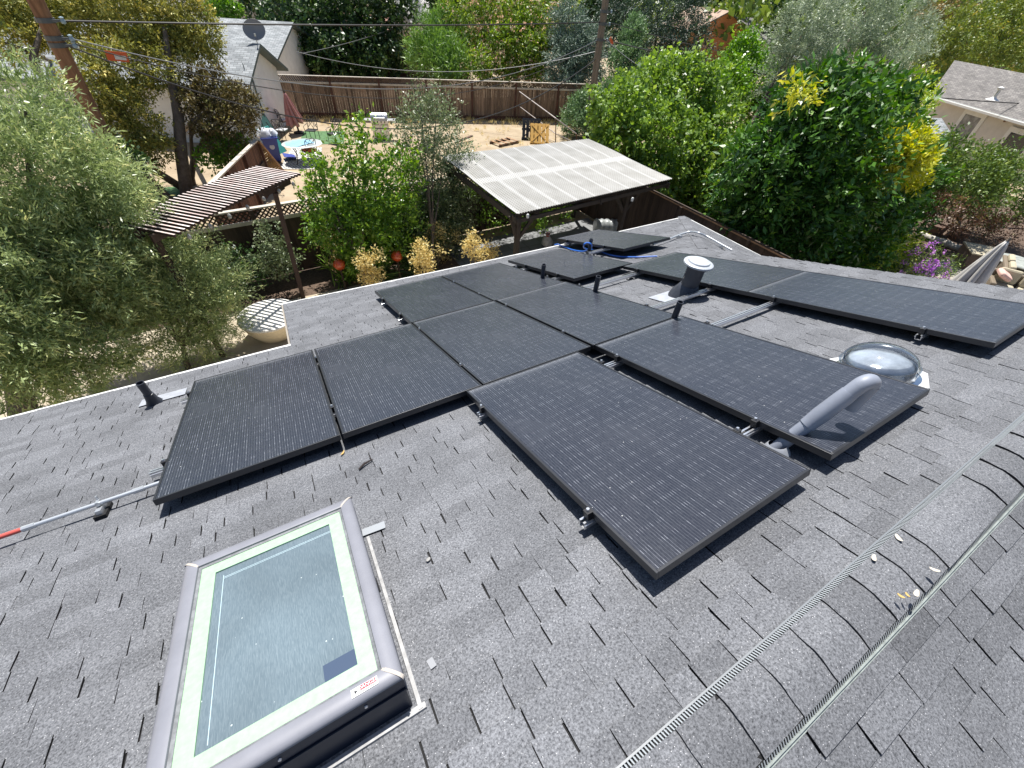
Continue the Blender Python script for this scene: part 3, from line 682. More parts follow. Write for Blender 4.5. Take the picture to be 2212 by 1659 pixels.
b = MB(); b.lathe([(0.285 * math.cos(a), 0.11 + 0.11 * math.sin(a)) for a in np.linspace(0, math.pi / 2 - 0.001, 10)], base, RM * DS, 48)
b.build("inner_lens", mat("prism_lens", (0.62, 0.66, 0.72), 0.14, metal=0.45, bump=0.35, bscale=7, noise=0.35, nscale=5), t, smooth=True)
# bent exhaust pipe
m_j = mat("blue_grey_pipe", (0.26, 0.285, 0.345), 0.5, noise=0.16, nscale=6)
B0 = Vector((2.655, 0.215, -0.215)); T0 = atz(1866, 826, 0.275)
t = thing("exhaust_pipe", "bent blue-grey exhaust pipe leaning over the panels beside the ridge", "exhaust pipe", rp(2.66, 0.24, WR))
d = (T0 - B0)
b = MB(); b.tube([B0, B0 + d * 0.42], 0.036, 20); b.build("lower_pipe", m_j, t, smooth=True)
b = MB(); b.tube([B0 + d * 0.395, B0 + d * 0.40, B0 + d * 0.47, B0 + d * 0.56, B0 + d * 0.80, B0 + d * 0.86], [0.036, 0.041, 0.042, 0.045, 0.043, 0.041], 20); b.build("sleeve", m_j, t, smooth=True)
el_ = []
dn = d.normalized()
E0 = B0 + d * 0.86
for i in range(9):
    a = i / 8; ang = a * math.radians(142)
    side = Vector((0, 0, -1)) - dn * Vector((0, 0, -1)).dot(dn); side.normalize()
    rr_ = 0.047
    el_.append(E0 + dn * (0.05 + rr_ * math.sin(ang)) + side * rr_ * (1 - math.cos(ang)))
b = MB(); b.tube([E0] + el_, 0.039, 20, caps=False); b.build("elbow", m_j, t, smooth=True)
end = el_[-1]; dd = Vector((0, 0, -1)) * 0.95 + dn * -0.10
b = MB(); e2 = end + dd.normalized() * 0.165; b.tube([end - dd.normalized() * 0.01, e2], 0.041, 20, caps=False); b.tube([e2, end], 0.037, 20, caps=False); b.build("outlet", m_j, t, smooth=True)
b = MB(); b.lathe([(0.075, 0.0), (0.065, 0.02), (0.05, 0.045), (0.045, 0.05)], rp(2.645, 0.255, WR), RM, 20); b.build("boot", m_boot, t, smooth=True)

# ------------------------------------------------------------------ conduits and cable
m_emt = mat("conduit_steel", (0.62, 0.65, 0.68), 0.35, metal=0.6)
cw = WR + 0.075
ca, cb = onroof(-60, 1181, cw), onroof(70, 1136, cw); ce = onroof(345, 1042, cw)
vc = (ca[1] + ce[1]) / 2
t = thing("conduit", "silver electrical conduit with a red tail, running in from the left to the panels", "conduit", rp(-1.2, vc, WR))
b = MB(); b.tube([rp(cb[0], vc, cw), rp(ce[0] + 0.12, vc, cw)], 0.0125, 12); b.build("tube", m_emt, t, smooth=True)
b = MB(); b.tube([rp(-3.2, vc, cw), rp(cb[0], vc, cw)], 0.0135, 12); b.build("red_tail", mat("red_tape", (0.55, 0.10, 0.08), 0.45), t, smooth=True)
for px, py in ((300, 1058), (62, 1139)):
    uu = onroof(px, py, cw)[0]; b = MB(); b.tube([rp(uu - 0.03, vc, cw), rp(uu - 0.028, vc, cw), rp(uu - 0.005, vc, cw), rp(uu + 0.005, vc, cw), rp(uu + 0.028, vc, cw), rp(uu + 0.03, vc, cw)], [0.013, 0.017, 0.0165, 0.0165, 0.017, 0.013], 8); b.build("coupling", m_emt, t, smooth=True)
uu = onroof(212, 1090, cw)[0]
b = MB(); b.box(rp(uu, vc - 0.01, cw - 0.033), (0.028, 0.10, 0.034), RM); b.box(rp(uu, vc, cw + 0.005), (0.016, 0.04, 0.026), RM); b.lathe([(0.0, 0.03), (0.006, 0.03), (0.006, 0.0)], rp(uu, vc + 0.02, cw + 0.012), RM, 8)
b.build("strap", m_galv, t)
b = MB(); b.box(rp(uu, vc - 0.01, WR + 0.022), (0.06, 0.13, 0.02), RM); b.build("foot_block", m_edge, t)
def onhip(px, py, off=0.0):
    nn = np.array([ST, 0, CT]); o_ = np.array(ec) + nn * off; d = ray(px, py); tt = ((o_ - CAMP) @ nn) / (d @ nn); return Vector(CAMP + tt * d)
def c3p(x, y): return ((2000 + x * 0.6076) / 1.8228, (700 + y * 0.6076) / 1.8228)
t = thing("conduit", "bright silver conduit running from the far panel over the hip and bending down", "conduit", rp(7.0, 4.9, WR))
pts = []
for x, y in ((940, 432), (1060, 390), (1130, 363)): u, v = onroof(*c3p(x, y), WR + 0.06); pts.append(rp(u, v, WR + 0.06))
hp_ = onroof(*c3p(1185, 350), WR + 0.075); pts.append(rp(*hp_, WR + 0.075))
for x, y in ((1235, 357), (1290, 380), (1380, 430), (1452, 470)): pts.append(onhip(*c3p(x, y), 0.07))
sm = []
for i in range(len(pts) - 1):
    p0, p1, p2, p3 = pts[max(i - 1, 0)], pts[i], pts[i + 1], pts[min(i + 2, len(pts) - 1)]
    for k in range(5):
        s = k / 5; sm.append(0.5 * ((2 * p1) + (p2 - p0) * s + (2 * p0 - 5 * p1 + 4 * p2 - p3) * s * s + (3 * p1 - p0 - 3 * p2 + p3) * s ** 3))
sm.append(pts[-1])
b = MB(); b.tube(sm, 0.016, 12); b.build("tube", m_emt, t, smooth=True)
for x, y in ((1110, 385), (1385, 450)):
    b = MB(); p = rp(*onroof(*c3p(x, y), WR + 0.02), WR + 0.03) if x < 1200 else onhip(*c3p(x, y), 0.03)
    b.box(p, (0.05, 0.09, 0.05), RM); b.build("strap", m_galv, t)
t = thing("data_cable", "bright blue cable looping across the shingles round a vent pipe", "cable", rp(5.5, 4.6, WR))
cp = [(850, 362, .04), (880, 358, .05), (905, 370, .03), (1000, 405, .03), (1090, 420, .03), (1140, 403, .12), (1172, 380, .2), (1165, 355, .27), (1130, 345, .29), (1106, 360, .27), (1104, 385, .20), (1140, 403, .12), (1220, 408, .05), (1320, 447, .03), (1430, 466, .03), (1560, 470, .03), (1640, 467, .03), (1760, 462, .03)]
pts = []
for x, y, h in cp:
    w_ = WR + h; px, py = (1800 + x * 0.452) / 1.8228, (800 + y * 0.452) / 1.8228; u, v = onroof(px, py, w_); pts.append(rp(u, v, w_))
sm = []
for i in range(len(pts) - 1):
    p0, p1, p2, p3 = pts[max(i - 1, 0)], pts[i], pts[i + 1], pts[min(i + 2, len(pts) - 1)]
    for k in range(5):
        s = k / 5; sm.append(0.5 * ((2 * p1) + (p2 - p0) * s + (2 * p0 - 5 * p1 + 4 * p2 - p3) * s * s + (3 * p1 - p0 - 3 * p2 + p3) * s ** 3))
o = MB().tube(sm, 0.0125, 8).build("cable", mat("blue_cable", (0.03, 0.16, 0.62), 0.35), t, smooth=True)

# ------------------------------------------------------------------ litter on the roof
def scrap(name, label, cat, px, py, size, col_, w_=WR + 0.018, rotz=0.0, onridge=None, curl=0.3, group=None):
    u, v = onroof(px, py, w_); b = MB(); a, c = size; nn = 6; i0 = 0
    rot = RM @ Matrix.Rotation(rotz, 3, 'Z'); base = rp(u, v, w_)
    if onridge is not None: base = base + Vector((0, 0, onridge))
    for i in range(nn + 1):
        x = (i / nn - 0.5) * a; wd = c * 0.5 * (math.sin(math.pi * (0.08 + 0.84 * i / nn)) ** 0.6); z = curl * a * ((i / nn - 0.5) ** 2) * 2
        b.v += [tuple(base + rot @ Vector((x, -wd, z))), tuple(base + rot @ Vector((x, 0, z + curl * 0.15 * c))), tuple(base + rot @ Vector((x, wd, z)))]
    for i in range(nn):
        for k in (0, 1): b.f.append((3 * i + k, 3 * i + 3 + k, 3 * i + 4 + k, 3 * i + 1 + k)); b.mi.append(0)
    o = b.build(name, mat("scrap_%s" % "_".join(str(int(x * 100)) for x in col_), col_, 0.7), None, smooth=True)
    sd = o.modifiers.new("thickness", 'SOLIDIFY'); sd.thickness = 0.0012
    return tag(o, label, cat, group)
cream = (0.62, 0.57, 0.48); amber = (0.55, 0.36, 0.12)
def c4p(x, y): return ((2688 + x * 0.6076) / 1.8228, (2016 + y * 0.6076) / 1.8228)
for x, y, c_, lab, s in ((1400, 170, cream, "pale fallen leaf high on the ridge cap, farthest of the litter", .036), (1240, 300, cream, "pale fallen leaf beside the vent comb on the ridge cap", .034), (1632, 375, cream, "pale curled leaf near the outer edge of the ridge cap", .030),
                         (1515, 530, cream, "biggest pale leaf, lying at the end of a dark cap seam", .034), (1415, 545, amber, "amber petal on the ridge cap left of two other scraps", .022), (1457, 537, amber, "small amber petal right beside a pale leaf", .018)):
    scrap("fallen_leaf", lab, "leaf", *c4p(x, y), (s, s * 0.5), c_, w_=WR + 0.034, rotz=rnd.uniform(0, 3), group="dry leaves on the ridge cap")
scrap("fallen_leaf", "yellow leaf on the shingles at the gap between two panels", "leaf", 740, 979, (0.045, 0.014), amber, rotz=0.9)
u, v = onroof(932, 1432, WR + .018); b = MB(); b.box(rp(u, v, WR + 0.017), (0.024, 0.038, 0.0015), RM @ Matrix.Rotation(0.12, 3, "Z")); tag(b.build("tape_scrap", mat("grey_tape", (0.25, 0.26, 0.28), 0.5)), "small grey rectangle of tape on the shingles right of the skylight", "tape")
scrap("bird_dropping", "whitish dropping on the shingles between skylight and nearest panel", "dropping", 925, 1208, (0.024, 0.018), (0.30, 0.295, 0.285), rotz=0.6, curl=0.05)
u, v = onroof(790, 1000, WR + .02); b = MB(); b.tube([rp(u - 0.05, v - 0.035, WR + .017), rp(u - 0.01, v - 0.01, WR + .025), rp(u + 0.045, v + 0.01, WR + .02)], [0.006, 0.007, 0.004], 6); b.tube([rp(u + 0.04, v + 0.008, WR + .02), rp(u + 0.035, v + 0.06, WR + .022)], [0.003, 0.002], 5)
tag(b.build("twig", mat("dark_bark", (0.03, 0.022, 0.02), 0.9)), "dark forked twig lying on the shingles below the panels", "twig")
# ------------------------------------------------------------------ fences
m_rw = mat("weathered_boards", (0.125, 0.084, 0.058), 0.9, noise=1, nscale=3.0, stretch=(6, 6, 0.6), color2=(0.29, 0.205, 0.145), island=0.45)
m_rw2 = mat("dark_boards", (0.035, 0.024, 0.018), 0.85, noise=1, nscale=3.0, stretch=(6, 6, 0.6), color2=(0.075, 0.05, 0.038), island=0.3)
m_rwr = mat("red_brown_rail", (0.10, 0.045, 0.032), 0.85, noise=0.3, nscale=5)
m_cap = mat("bleached_cap", (0.52, 0.47, 0.40), 0.85, noise=0.2, nscale=4)
m_lat = mat("lattice_wood", (0.13, 0.085, 0.062), 0.9, noise=0.3, nscale=6)
m_latd = mat("dark_lattice", (0.05, 0.033, 0.025), 0.9)
m_lit = mat("raw_wood", (0.34, 0.20, 0.11), 0.85, noise=0.35, nscale=6)
def fence(label, a, c, h, lattice=0.3, posts=6, mb_=m_rw, mp=m_rwr, ml=m_lat, side=1, kick=True, capm=m_cap, bw=0.145, group=None, seed=1, latp=0.095):
    a = Vector((a[0], a[1], G)); c = Vector((c[0], c[1], G)); d = (c - a); L = d.length; d.normalize(); nrm = Vector((-d.y, d.x, 0)) * side; rr = random.Random(seed)
    t = thing("wooden_fence", label, "fence", (a + c) / 2, group)
    hb = h - lattice
    b = MB(); s = 0.0
    while s < L:
        w_ = min(bw * rr.uniform(0.92, 1.06), L - s); p = a + d * (s + w_ / 2) + nrm * rr.uniform(-0.010, 0.010)
        b.bar(p + Vector((0, 0, 0.16 if kick else 0.03)), p + Vector((0, 0, hb - 0.02 - rr.random() * .01)), w_ - 0.006 if kick else w_ + 0.006, 0.018, up=nrm); s += w_
    b.build("boards", mb_, t)
    for i in range(posts):
        p = a + d * (L * i / (posts - 1)) + nrm * 0.065
        MB().bar(p, p + Vector((0, 0, h - 0.02)), 0.09, 0.09, up=nrm).build("post", mp, t)
    b = MB(); b.bar(a + nrm * 0.035 + Vector((0, 0, hb)), c + nrm * 0.035 + Vector((0, 0, hb)), 0.05, 0.09); b.build("rail", capm if lattice else mp, t)
    if kick:
        b = MB(); b.bar(a + nrm * 0.03 + Vector((0, 0, 0.13)), c + nrm * 0.03 + Vector((0, 0, 0.13)), 0.04, 0.25); b.build("kickboard", mp, t)
    if lattice:
        b = MB(); z0, z1 = hb + 0.04, h - 0.035; hh = z1 - z0; s = -hh
        while s < L:
            for sg, off in ((1, 0.006), (-1, -0.006)):
                x0, x1 = (s, s + hh) if sg > 0 else (s + hh, s)
                za, zb = z0, z1
                lo, hi = min(x0, x1), max(x0, x1)
                if lo < 0 or hi > L: continue
                b.bar(a + d * x0 + nrm * off + Vector((0, 0, za)), a + d * x1 + nrm * off + Vector((0, 0, zb)), 0.010, 0.036, up=nrm.cross(Vector((0, 0, 1))))
            s += latp
        b.build("lattice", ml, t)
    b = MB(); b.bar(a + Vector((0, 0, h - 0.01)), c + Vector((0, 0, h - 0.01)), 0.13, 0.035); b.build("cap", capm, t)
    return t
bf0 = g(672, 254); bf1 = g(1252, 263); bd = (bf1 - bf0).normalized(); bf0 = bf0 - bd * 1.2; bf1 = bf1 + bd * 1.0
fence("long weathered board fence with lattice top across the back of the dry yard", bf0, bf1, 2.02, 0.32, 8, side=-1 if True else 1)
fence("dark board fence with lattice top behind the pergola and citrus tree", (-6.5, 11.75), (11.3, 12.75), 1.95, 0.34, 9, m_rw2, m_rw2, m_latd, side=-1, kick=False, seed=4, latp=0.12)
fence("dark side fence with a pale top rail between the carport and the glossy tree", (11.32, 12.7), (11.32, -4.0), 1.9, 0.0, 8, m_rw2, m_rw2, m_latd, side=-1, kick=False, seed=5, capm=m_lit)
f3a, f3b = g(840, 150), g(900, 160)
fence("short stretch of brown fence seen in the shade between dark trees", aty(640, 172, 45.0), aty(1010, 160, 40.0), 1.9, 0.0, 6, m_rw, m_rwr, side=-1, seed=6)
# broken fence by the white house
ba, bb_ = atz(440, 412, G + 1.75), atz(553, 303, G + 1.75)
t = thing("broken_fence", "short red-brown fence run with a bleached cap, ending at the white house", "fence", (ba.x, ba.y, G))
d = Vector((bb_.x - ba.x, bb_.y - ba.y, 0)); L = d.length; d.normalize(); nr = Vector((d.y, -d.x, 0))
b = MB(); s = 0
while s < L:
    p = Vector((ba.x, ba.y, G)) + d * s; b.bar(p, p + Vector((0, 0, 1.70)), 0.12, 0.02, up=nr); s += 0.135
b.build("boards", mat("red_boards", (0.12, 0.055, 0.035), 0.85, noise=0.4, nscale=3, stretch=(5, 5, 0.6), island=0.4), t)
for k in (0, 0.34, 0.67, 1.0):
    p = Vector((ba.x, ba.y, G)) + d * L * k + nr * 0.06; MB().bar(p, p + Vector((0, 0, 1.74)), 0.09, 0.09, up=nr).build("post", m_rwr, t)
MB().bar(ba, bb_, 0.15, 0.04).build("cap", m_cap, t)
MB().bar(ba - Vector((0, 0, .75)) + nr * .04, bb_ - Vector((0, 0, .75)) + nr * .04, 0.04, 0.14).build("rail", m_rw2, t)
# leaning slatted gate
la, lb_ = atz(560, 306, G + 1.72), atz(615, 372, G + 0.35)
t = thing("leaning_gate", "slatted wooden gate leaning down beside the blue bin, edges lit golden", "gate", (la.x, la.y, G))
b = MB(); dd = lb_ - la; sd = Vector((-0.35, 0.30, 0))
for i in range(19):
    p = la + dd * (i / 18); b.bar(p, p + sd * 2.0 - Vector((0, 0, 0.55)), 0.03, 0.055)
b.build("slats", mat("golden_slats", (0.36, 0.23, 0.10), 0.8, island=0.4), t)
MB().bar(la, lb_, 0.06, 0.06).build("rail", m_lit, t)
MB().bar(la + sd - Vector((0, 0, .3)), lb_ + sd - Vector((0, 0, .3)), 0.05, 0.05).build("rail", m_rwr, t)

# ------------------------------------------------------------------ pergola over the covered tub
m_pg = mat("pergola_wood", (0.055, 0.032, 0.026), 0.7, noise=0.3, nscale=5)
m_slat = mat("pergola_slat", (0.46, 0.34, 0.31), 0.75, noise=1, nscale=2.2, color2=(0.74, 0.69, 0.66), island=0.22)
PZ = -1.84
pe0, pe1 = atz(318, 497, PZ), atz(600, 369, PZ)
ax = (pe1 - pe0); ax.z = 0; PLn = ax.length; ax.normalize(); ac = Vector((-ax.y, ax.x, 0))
t = thing("pergola", "narrow dark pergola with close parallel slats, shading the covered tub", "pergola", (pe1.x, pe1.y, G))
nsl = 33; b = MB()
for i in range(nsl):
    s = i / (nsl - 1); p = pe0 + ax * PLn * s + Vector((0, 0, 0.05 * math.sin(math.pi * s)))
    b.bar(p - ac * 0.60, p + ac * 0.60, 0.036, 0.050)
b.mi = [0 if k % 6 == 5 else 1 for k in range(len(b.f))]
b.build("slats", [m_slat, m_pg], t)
for o_ in (-0.17, 0.17):
    MB().bar(pe0 - ax * 0.12 + ac * o_ - Vector((0, 0, .085)), pe1 + ac * o_ - Vector((0, 0, .085)), 0.05, 0.13).build("beam", m_pg, t)
pb = g(655, 643); pt = aty(598, 428, pb.y + 0.1); ptop = Vector((pt.x, pt.y, PZ - 0.28))
MB().bar(pb, ptop, 0.105, 0.105).build("post", m_pg, t)
pc = pe1 - ax * 0.25 - Vector((0, 0, .2))
b = MB(); b.bar(pc - ac * 0.2 - Vector((0, 0, 0.02)), ptop + Vector((0, 0, 0.05)), 0.14, 0.13); b.build("bracket", m_pg, t)
qq = ptop + Vector((0, 0, 0.10)); MB().bar(qq - ax * 0.45, qq + ax * 0.55, 0.06, 0.15).build("beam", m_pg, t)
pq = pe0 + ax * 0.05; MB().bar((pq.x, pq.y, G), (pq.x, pq.y, PZ - 0.15), 0.105, 0.105).build("post", m_pg, t)
b = MB()
for i in range(7):
    p = lin(pe0, pe1, (i + 0.6) / 7) - ac * 0.50 - Vector((0, 0, 0.16)); b.lathe([(0, -0.05), (0.03, -0.035), (0.04, 0), (0.028, 0.03), (0.012, 0.05), (0, 0.05)], p, None, 10)
sl_ = b.build("string_lights", mat("bulb_glass", (0.35, 0.35, 0.33), 0.1), t, smooth=True); sl_["kind"] = "stuff"
# covered tub
tz = G + 0.54
tc_ = (atz(527, 690, tz) + atz(632, 668, tz)) / 2
t = thing("hot_tub", "round tub under a cream cover, striped by the pergola's shadow", "covered tub", (tc_.x, tc_.y, G))
m_cover = mat("cream_cover", (0.66, 0.58, 0.43), 0.7, noise=0.10, nscale=3, bump=0.35, bscale=5)
rt = 0.66
b = MB(); b.lathe([(rt * 0.62, 0.0), (rt * 0.74, 0.10), (rt * 0.88, 0.27), (rt * 0.97, 0.44), (rt, 0.50)], (tc_.x, tc_.y, G), None, 40); b.build("skirt", m_cover, t, smooth=True)
b = MB(); b.lathe([(rt * 1.0, 0.485), (rt * 1.025, 0.505), (rt * 1.01, 0.535), (rt * 0.96, 0.55), (rt * 0.4, 0.562), (0, 0.562)], (tc_.x, tc_.y, G), None, 40); b.build("lid", mat("cream_lid", (0.72, 0.70, 0.65), 0.6, noise=0.06, nscale=3), t, smooth=True)

# glazed balls on stands
m_ball = mat("orange_glaze", (0.50, 0.075, 0.018), 0.12, coat=0.6, noise=0.25, nscale=5)
for px, py, r_, lab in ((733, 571, 0.155, "shiny orange glazed ball among strappy leaves, left of the dry yellow shrub"), (857, 553, 0.155, "shiny orange glazed ball in deep shade under the citrus tree")):
    c = atz(px, py, G + 0.80); t = thing("gazing_ball", lab, "garden ball", (c.x, c.y, G), "orange glazed balls in the planting bed")
    b = MB(); b.lathe([(r_ * math.sin(a), r_ * (0.96 if True else 1) * -math.cos(a)) for a in np.linspace(0.001, math.pi - 0.001, 18)], c, None, 28); b.build("ball", m_ball, t, smooth=True)
    b = MB(); b.lathe([(0.12, 0), (0.10, 0.03), (0.03, 0.06), (0.025, 0.60), (0.07, 0.66)], (c.x, c.y, G), None, 14); b.build("stand", m_rw2, t, smooth=True)

# ------------------------------------------------------------------ carport with a corrugated roof
m_cor = bpy.data.materials.new("corrugated_plastic"); m_cor.use_nodes = True
n = m_cor.node_tree.nodes; l = m_cor.node_tree.links; b_ = n["Principled BSDF"]
uvn = n.new("ShaderNodeUVMap"); sx = n.new("ShaderNodeSeparateXYZ"); l.new(uvn.outputs[0], sx.inputs[0])
nz = n.new("ShaderNodeTexNoise"); nz.inputs["Scale"].default_value = 1.6; nz.inputs["Detail"].default_value = 6; l.new(uvn.outputs[0], nz.inputs["Vector"])
r = n.new("ShaderNodeValToRGB"); r.color_ramp.elements[0].position = 0.3; r.color_ramp.elements[1].position = 0.7
r.color_ramp.elements[0].color = (0.30, 0.295, 0.27, 1); r.color_ramp.elements[1].color = (0.43, 0.425, 0.405, 1); l.new(nz.outputs[0], r.inputs[0])
def mth2(op, a=None, vb=None, b=None):
    q = n.new("ShaderNodeMath"); q.operation = op; l.new(a, q.inputs[0])
    if b is not None: l.new(b, q.inputs[1])
    elif vb is not None: q.inputs[1].default_value = vb
    return q.outputs[0]
gx = mth2('LESS_THAN', mth2('FRACT', mth2('DIVIDE', sx.outputs[0], 0.60)), 0.16)      # doubled laps between sheets
gy = mth2('LESS_THAN', mth2('ABSOLUTE', mth2('SUBTRACT', sx.outputs[1], 2.2)), 0.17)
lap = mth2('MAXIMUM', gx, b=gy)
mx = n.new("ShaderNodeMixRGB"); l.new(mth2('MULTIPLY', lap, 0.6), mx.inputs[0]); l.new(r.outputs[0], mx.inputs[1]); mx.inputs[2].default_value = (0.60, 0.60, 0.585, 1)
wv = mth2('MULTIPLY', mth2('GREATER_THAN', mth2('SINE', mth2('MULTIPLY', sx.outputs[1], 2 * math.pi / 0.085)), 0.1), 0.36)   # woven reinforcement
mx2 = n.new("ShaderNodeMixRGB"); l.new(wv, mx2.inputs[0]); l.new(mx.outputs[0], mx2.inputs[1]); mx2.inputs[2].default_value = (0.16, 0.15, 0.13, 1)
l.new(mx2.outputs[0], b_.inputs["Base Color"]); b_.inputs["Roughness"].default_value = 0.45
tl = n.new("ShaderNodeBsdfTranslucent"); tl.inputs[0].default_value = (0.5, 0.46, 0.38, 1); ms = n.new("ShaderNodeMixShader"); ms.inputs[0].default_value = 0.05
l.new(b_.outputs[0], ms.inputs[1]); l.new(tl.outputs[0], ms.inputs[2]); l.new(ms.outputs[0], n["Material Output"].inputs[0])
CZ = -2.2
k0, k1, k2, k3 = atz(953, 337, CZ - 0.0), atz(1117, 462, CZ), atz(1452, 386, CZ), atz(1270, 301, CZ)   # back left, front left, front right, back right
t = thing("carport", "carport with a pale corrugated plastic roof on dark braced posts", "carport", (8.2, 10.1, G))
b = MB(); NU, NV = 520, 10; ux = (k2 - k1); LX = ux.length; LYv = (k0 - k1).length
for i in range(NU + 1):
    s = i / NU; zc_ = 0.011 * math.sin(2 * math.pi * s * LX / 0.076)
    for j in range(NV + 1):
        q = j / NV; p = lin(lin(k1, k2, s), lin(k0, k3, s), q); b.v.append((p.x, p.y, p.z + zc_ + (0.012 if q > 0.5 else 0) - 0.03 * math.sin(math.pi * q * 2) * 0.3))
for i in range(NU):
    for j in range(NV):
        a = i * (NV + 1) + j; b.f.append((a, a + NV + 1, a + NV + 2, a + 1)); b.mi.append(0)
        s0, s1, q0, q1 = i / NU * LX, (i + 1) / NU * LX, j / NV * LYv, (j + 1) / NV * LYv
        b.uv[len(b.f) - 1] = [(s0, q0), (s1, q0), (s1, q1), (s0, q1)]
rf = b.build("roof", m_cor, t, smooth=True)
m_cw = mat("carport_wood", (0.045, 0.035, 0.029), 0.8, noise=0.3, nscale=5)
for q in (0.03, 0.35, 0.66, 0.97):
    a, c = lin(k1, k0, q), lin(k2, k3, q); MB().bar(a + Vector((0.05, 0, -.07)), c + Vector((-.05, 0, -.07)), 0.05, 0.09).build("purlin", m_cw, t)
for s in (0.008, 0.5, 0.992):
    a, c = lin(k1, k2, s), lin(k0, k3, s); MB().bar(a + Vector((0, 0, -.19)), c + Vector((0, 0, -.19)), 0.05, 0.14).build("beam", m_cw, t)
fp = []
for s, q in ((0.04, 0.06), (0.73, 0.06), (0.04, 0.95), (0.95, 0.95)):
    p = lin(lin(k1, k2, s), lin(k0, k3, s), q); MB().bar((p.x, p.y, G), (p.x, p.y, CZ - 0.12), 0.11, 0.11).build("post", m_cw, t); fp.append(p)
    for sg in ((1, 0), (-1, 0), (0, 1 if q < 0.5 else -1)):
        e = Vector((p.x + sg[0] * 0.55, p.y + sg[1] * 0.55, CZ - 0.15))
        if not (k1.x - 0.1 < e.x < k2.x + 0.1): e = Vector((p.x + sg[0] * 0.22, p.y, CZ - 0.15))
        MB().bar((p.x, p.y, CZ - 0.80), e, 0.05, 0.085).build("brace", m_cw, t)
a, c = lin(k1, k2, 0.0), k2
MB().bar(a + Vector((0, 0.05, -.20)), c + Vector((0, 0.05, -.17)), 0.05, 0.09).build("front_beam", m_cw, t)
for px, py in ((1140, 467), (1366, 431)):
    p = aty(px, py, k1.y - 0.05); b = MB(); b.lathe([(0, -0.05), (0.03, -0.04), (0.035, 0.03), (0.02, 0.05), (0, 0.05)], p, None, 10); b.build("spotlight", m_white, t, smooth=True)
# things under it
m_bag = mat("clear_plastic", (0.55, 0.52, 0.50), 0.25, noise=0.3, nscale=12)
p = g(1181, 531); t = thing("plastic_bag", "knotted pale plastic bag with red print on the tiled floor", "bag", p)
b = MB(); b.lathe([(0.10, 0), (0.19, 0.06), (0.20, 0.16), (0.14, 0.27), (0.05, 0.34), (0.035, 0.37), (0.07, 0.42)], p, None, 12)
rr = random.Random(3); b.v = [(x + rr.uniform(-.02, .02), y + rr.uniform(-.02, .02), z) for x, y, z in b.v]; b.build("bag", m_bag, t, smooth=True)
b = MB(); b.lathe([(0.06, 0.34), (0.045, 0.38), (0.08, 0.44)], p, None, 9); b.build("knot", mat("red_print", (0.5, 0.08, 0.06), 0.5), t)
p = g(1318, 505); t = thing("plastic_sheet_roll", "grey ribbed roll of clear sheeting lying near the carport's back", "roll", p)
b = MB(); dr = Vector((0.9, -0.42, 0)).normalized(); pts = []; rs2 = []
for i in range(23):
    pts.append(p + dr * (i / 22 - 0.5) * 1.25 + Vector((0, 0, 0.26))); rs2.append(0.26 + 0.018 * math.sin(i * 1.9))
b.tube(pts, rs2, 20); b.build("roll", mat("milky_sheet", (0.34, 0.36, 0.36), 0.22, noise=0.3, nscale=9), t, smooth=True)
p = g(1398, 502); t = thing("storage_box", "blue plastic box with a lid by the side fence", "box", p)
b = MB(); b.box(p + Vector((0, 0, .17)), (0.42, 0.34, 0.34), Matrix.Rotation(0.3, 3, 'Z')); b.build("tub", mat("blue_box", (0.03, 0.16, 0.42), 0.4), t, bevel=0.02)
b = MB(); b.box(p + Vector((0, 0, .36)), (0.46, 0.38, 0.04), Matrix.Rotation(0.3, 3, 'Z')); b.build("lid", mat("blue_lid", (0.06, 0.26, 0.62), 0.35), t, bevel=0.012)
p = g(1492, 489 + 40); 

# ------------------------------------------------------------------ houses
def roof_mat(name, c1, c2, mort, bw=0.3, rh=0.14):
    M_ = bpy.data.materials.new(name); M_.use_nodes = True; n = M_.node_tree.nodes; l = M_.node_tree.links; b_ = n["Principled BSDF"]
    uvn = n.new("ShaderNodeUVMap"); br = n.new("ShaderNodeTexBrick"); br.inputs["Scale"].default_value = 1; br.inputs["Brick Width"].default_value = bw; br.inputs["Row Height"].default_value = rh
    br.inputs["Mortar Size"].default_value = 0.012; br.inputs["Bias"].default_value = -0.1; br.inputs["Color1"].default_value = (*c1, 1); br.inputs["Color2"].default_value = (*c2, 1); br.inputs["Mortar"].default_value = (*mort, 1)
    l.new(uvn.outputs[0], br.inputs[0])
    nz = n.new("ShaderNodeTexNoise"); nz.inputs["Scale"].default_value = 1.3; nz.inputs["Detail"].default_value = 7; l.new(uvn.outputs[0], nz.inputs["Vector"])
    mr = n.new("ShaderNodeMapRange"); mr.inputs[1].default_value = 0.3; mr.inputs[2].default_value = 0.7; mr.inputs[3].default_value = 0.8; mr.inputs[4].default_value = 1.2; l.new(nz.outputs[0], mr.inputs[0])
    hs = n.new("ShaderNodeHueSaturation"); l.new(mr.outputs[0], hs.inputs["Value"]); l.new(br.outputs[0], hs.inputs["Color"]); l.new(hs.outputs[0], b_.inputs["Base Color"]); b_.inputs["Roughness"].default_value = 0.9
    bp = n.new("ShaderNodeBump"); bp.inputs["Strength"].default_value = 0.5; bp.inputs["Distance"].default_value = 0.01; l.new(br.outputs["Fac"], bp.inputs["Height"]); bp.invert = True; l.new(bp.outputs[0], b_.inputs["Normal"])
    MATS[name] = M_; return M_
m_rg = roof_mat("grey_shingle_roof", (0.22, 0.24, 0.25), (0.38, 0.40, 0.41), (0.16, 0.165, 0.17))
m_rb = roof_mat("brown_grey_roof", (0.155, 0.145, 0.14), (0.25, 0.235, 0.22), (0.10, 0.095, 0.09))
m_wst = mat("white_stucco", (0.84, 0.83, 0.81), 0.9, noise=0.07, nscale=2.5, bump=0.3, bscale=40)
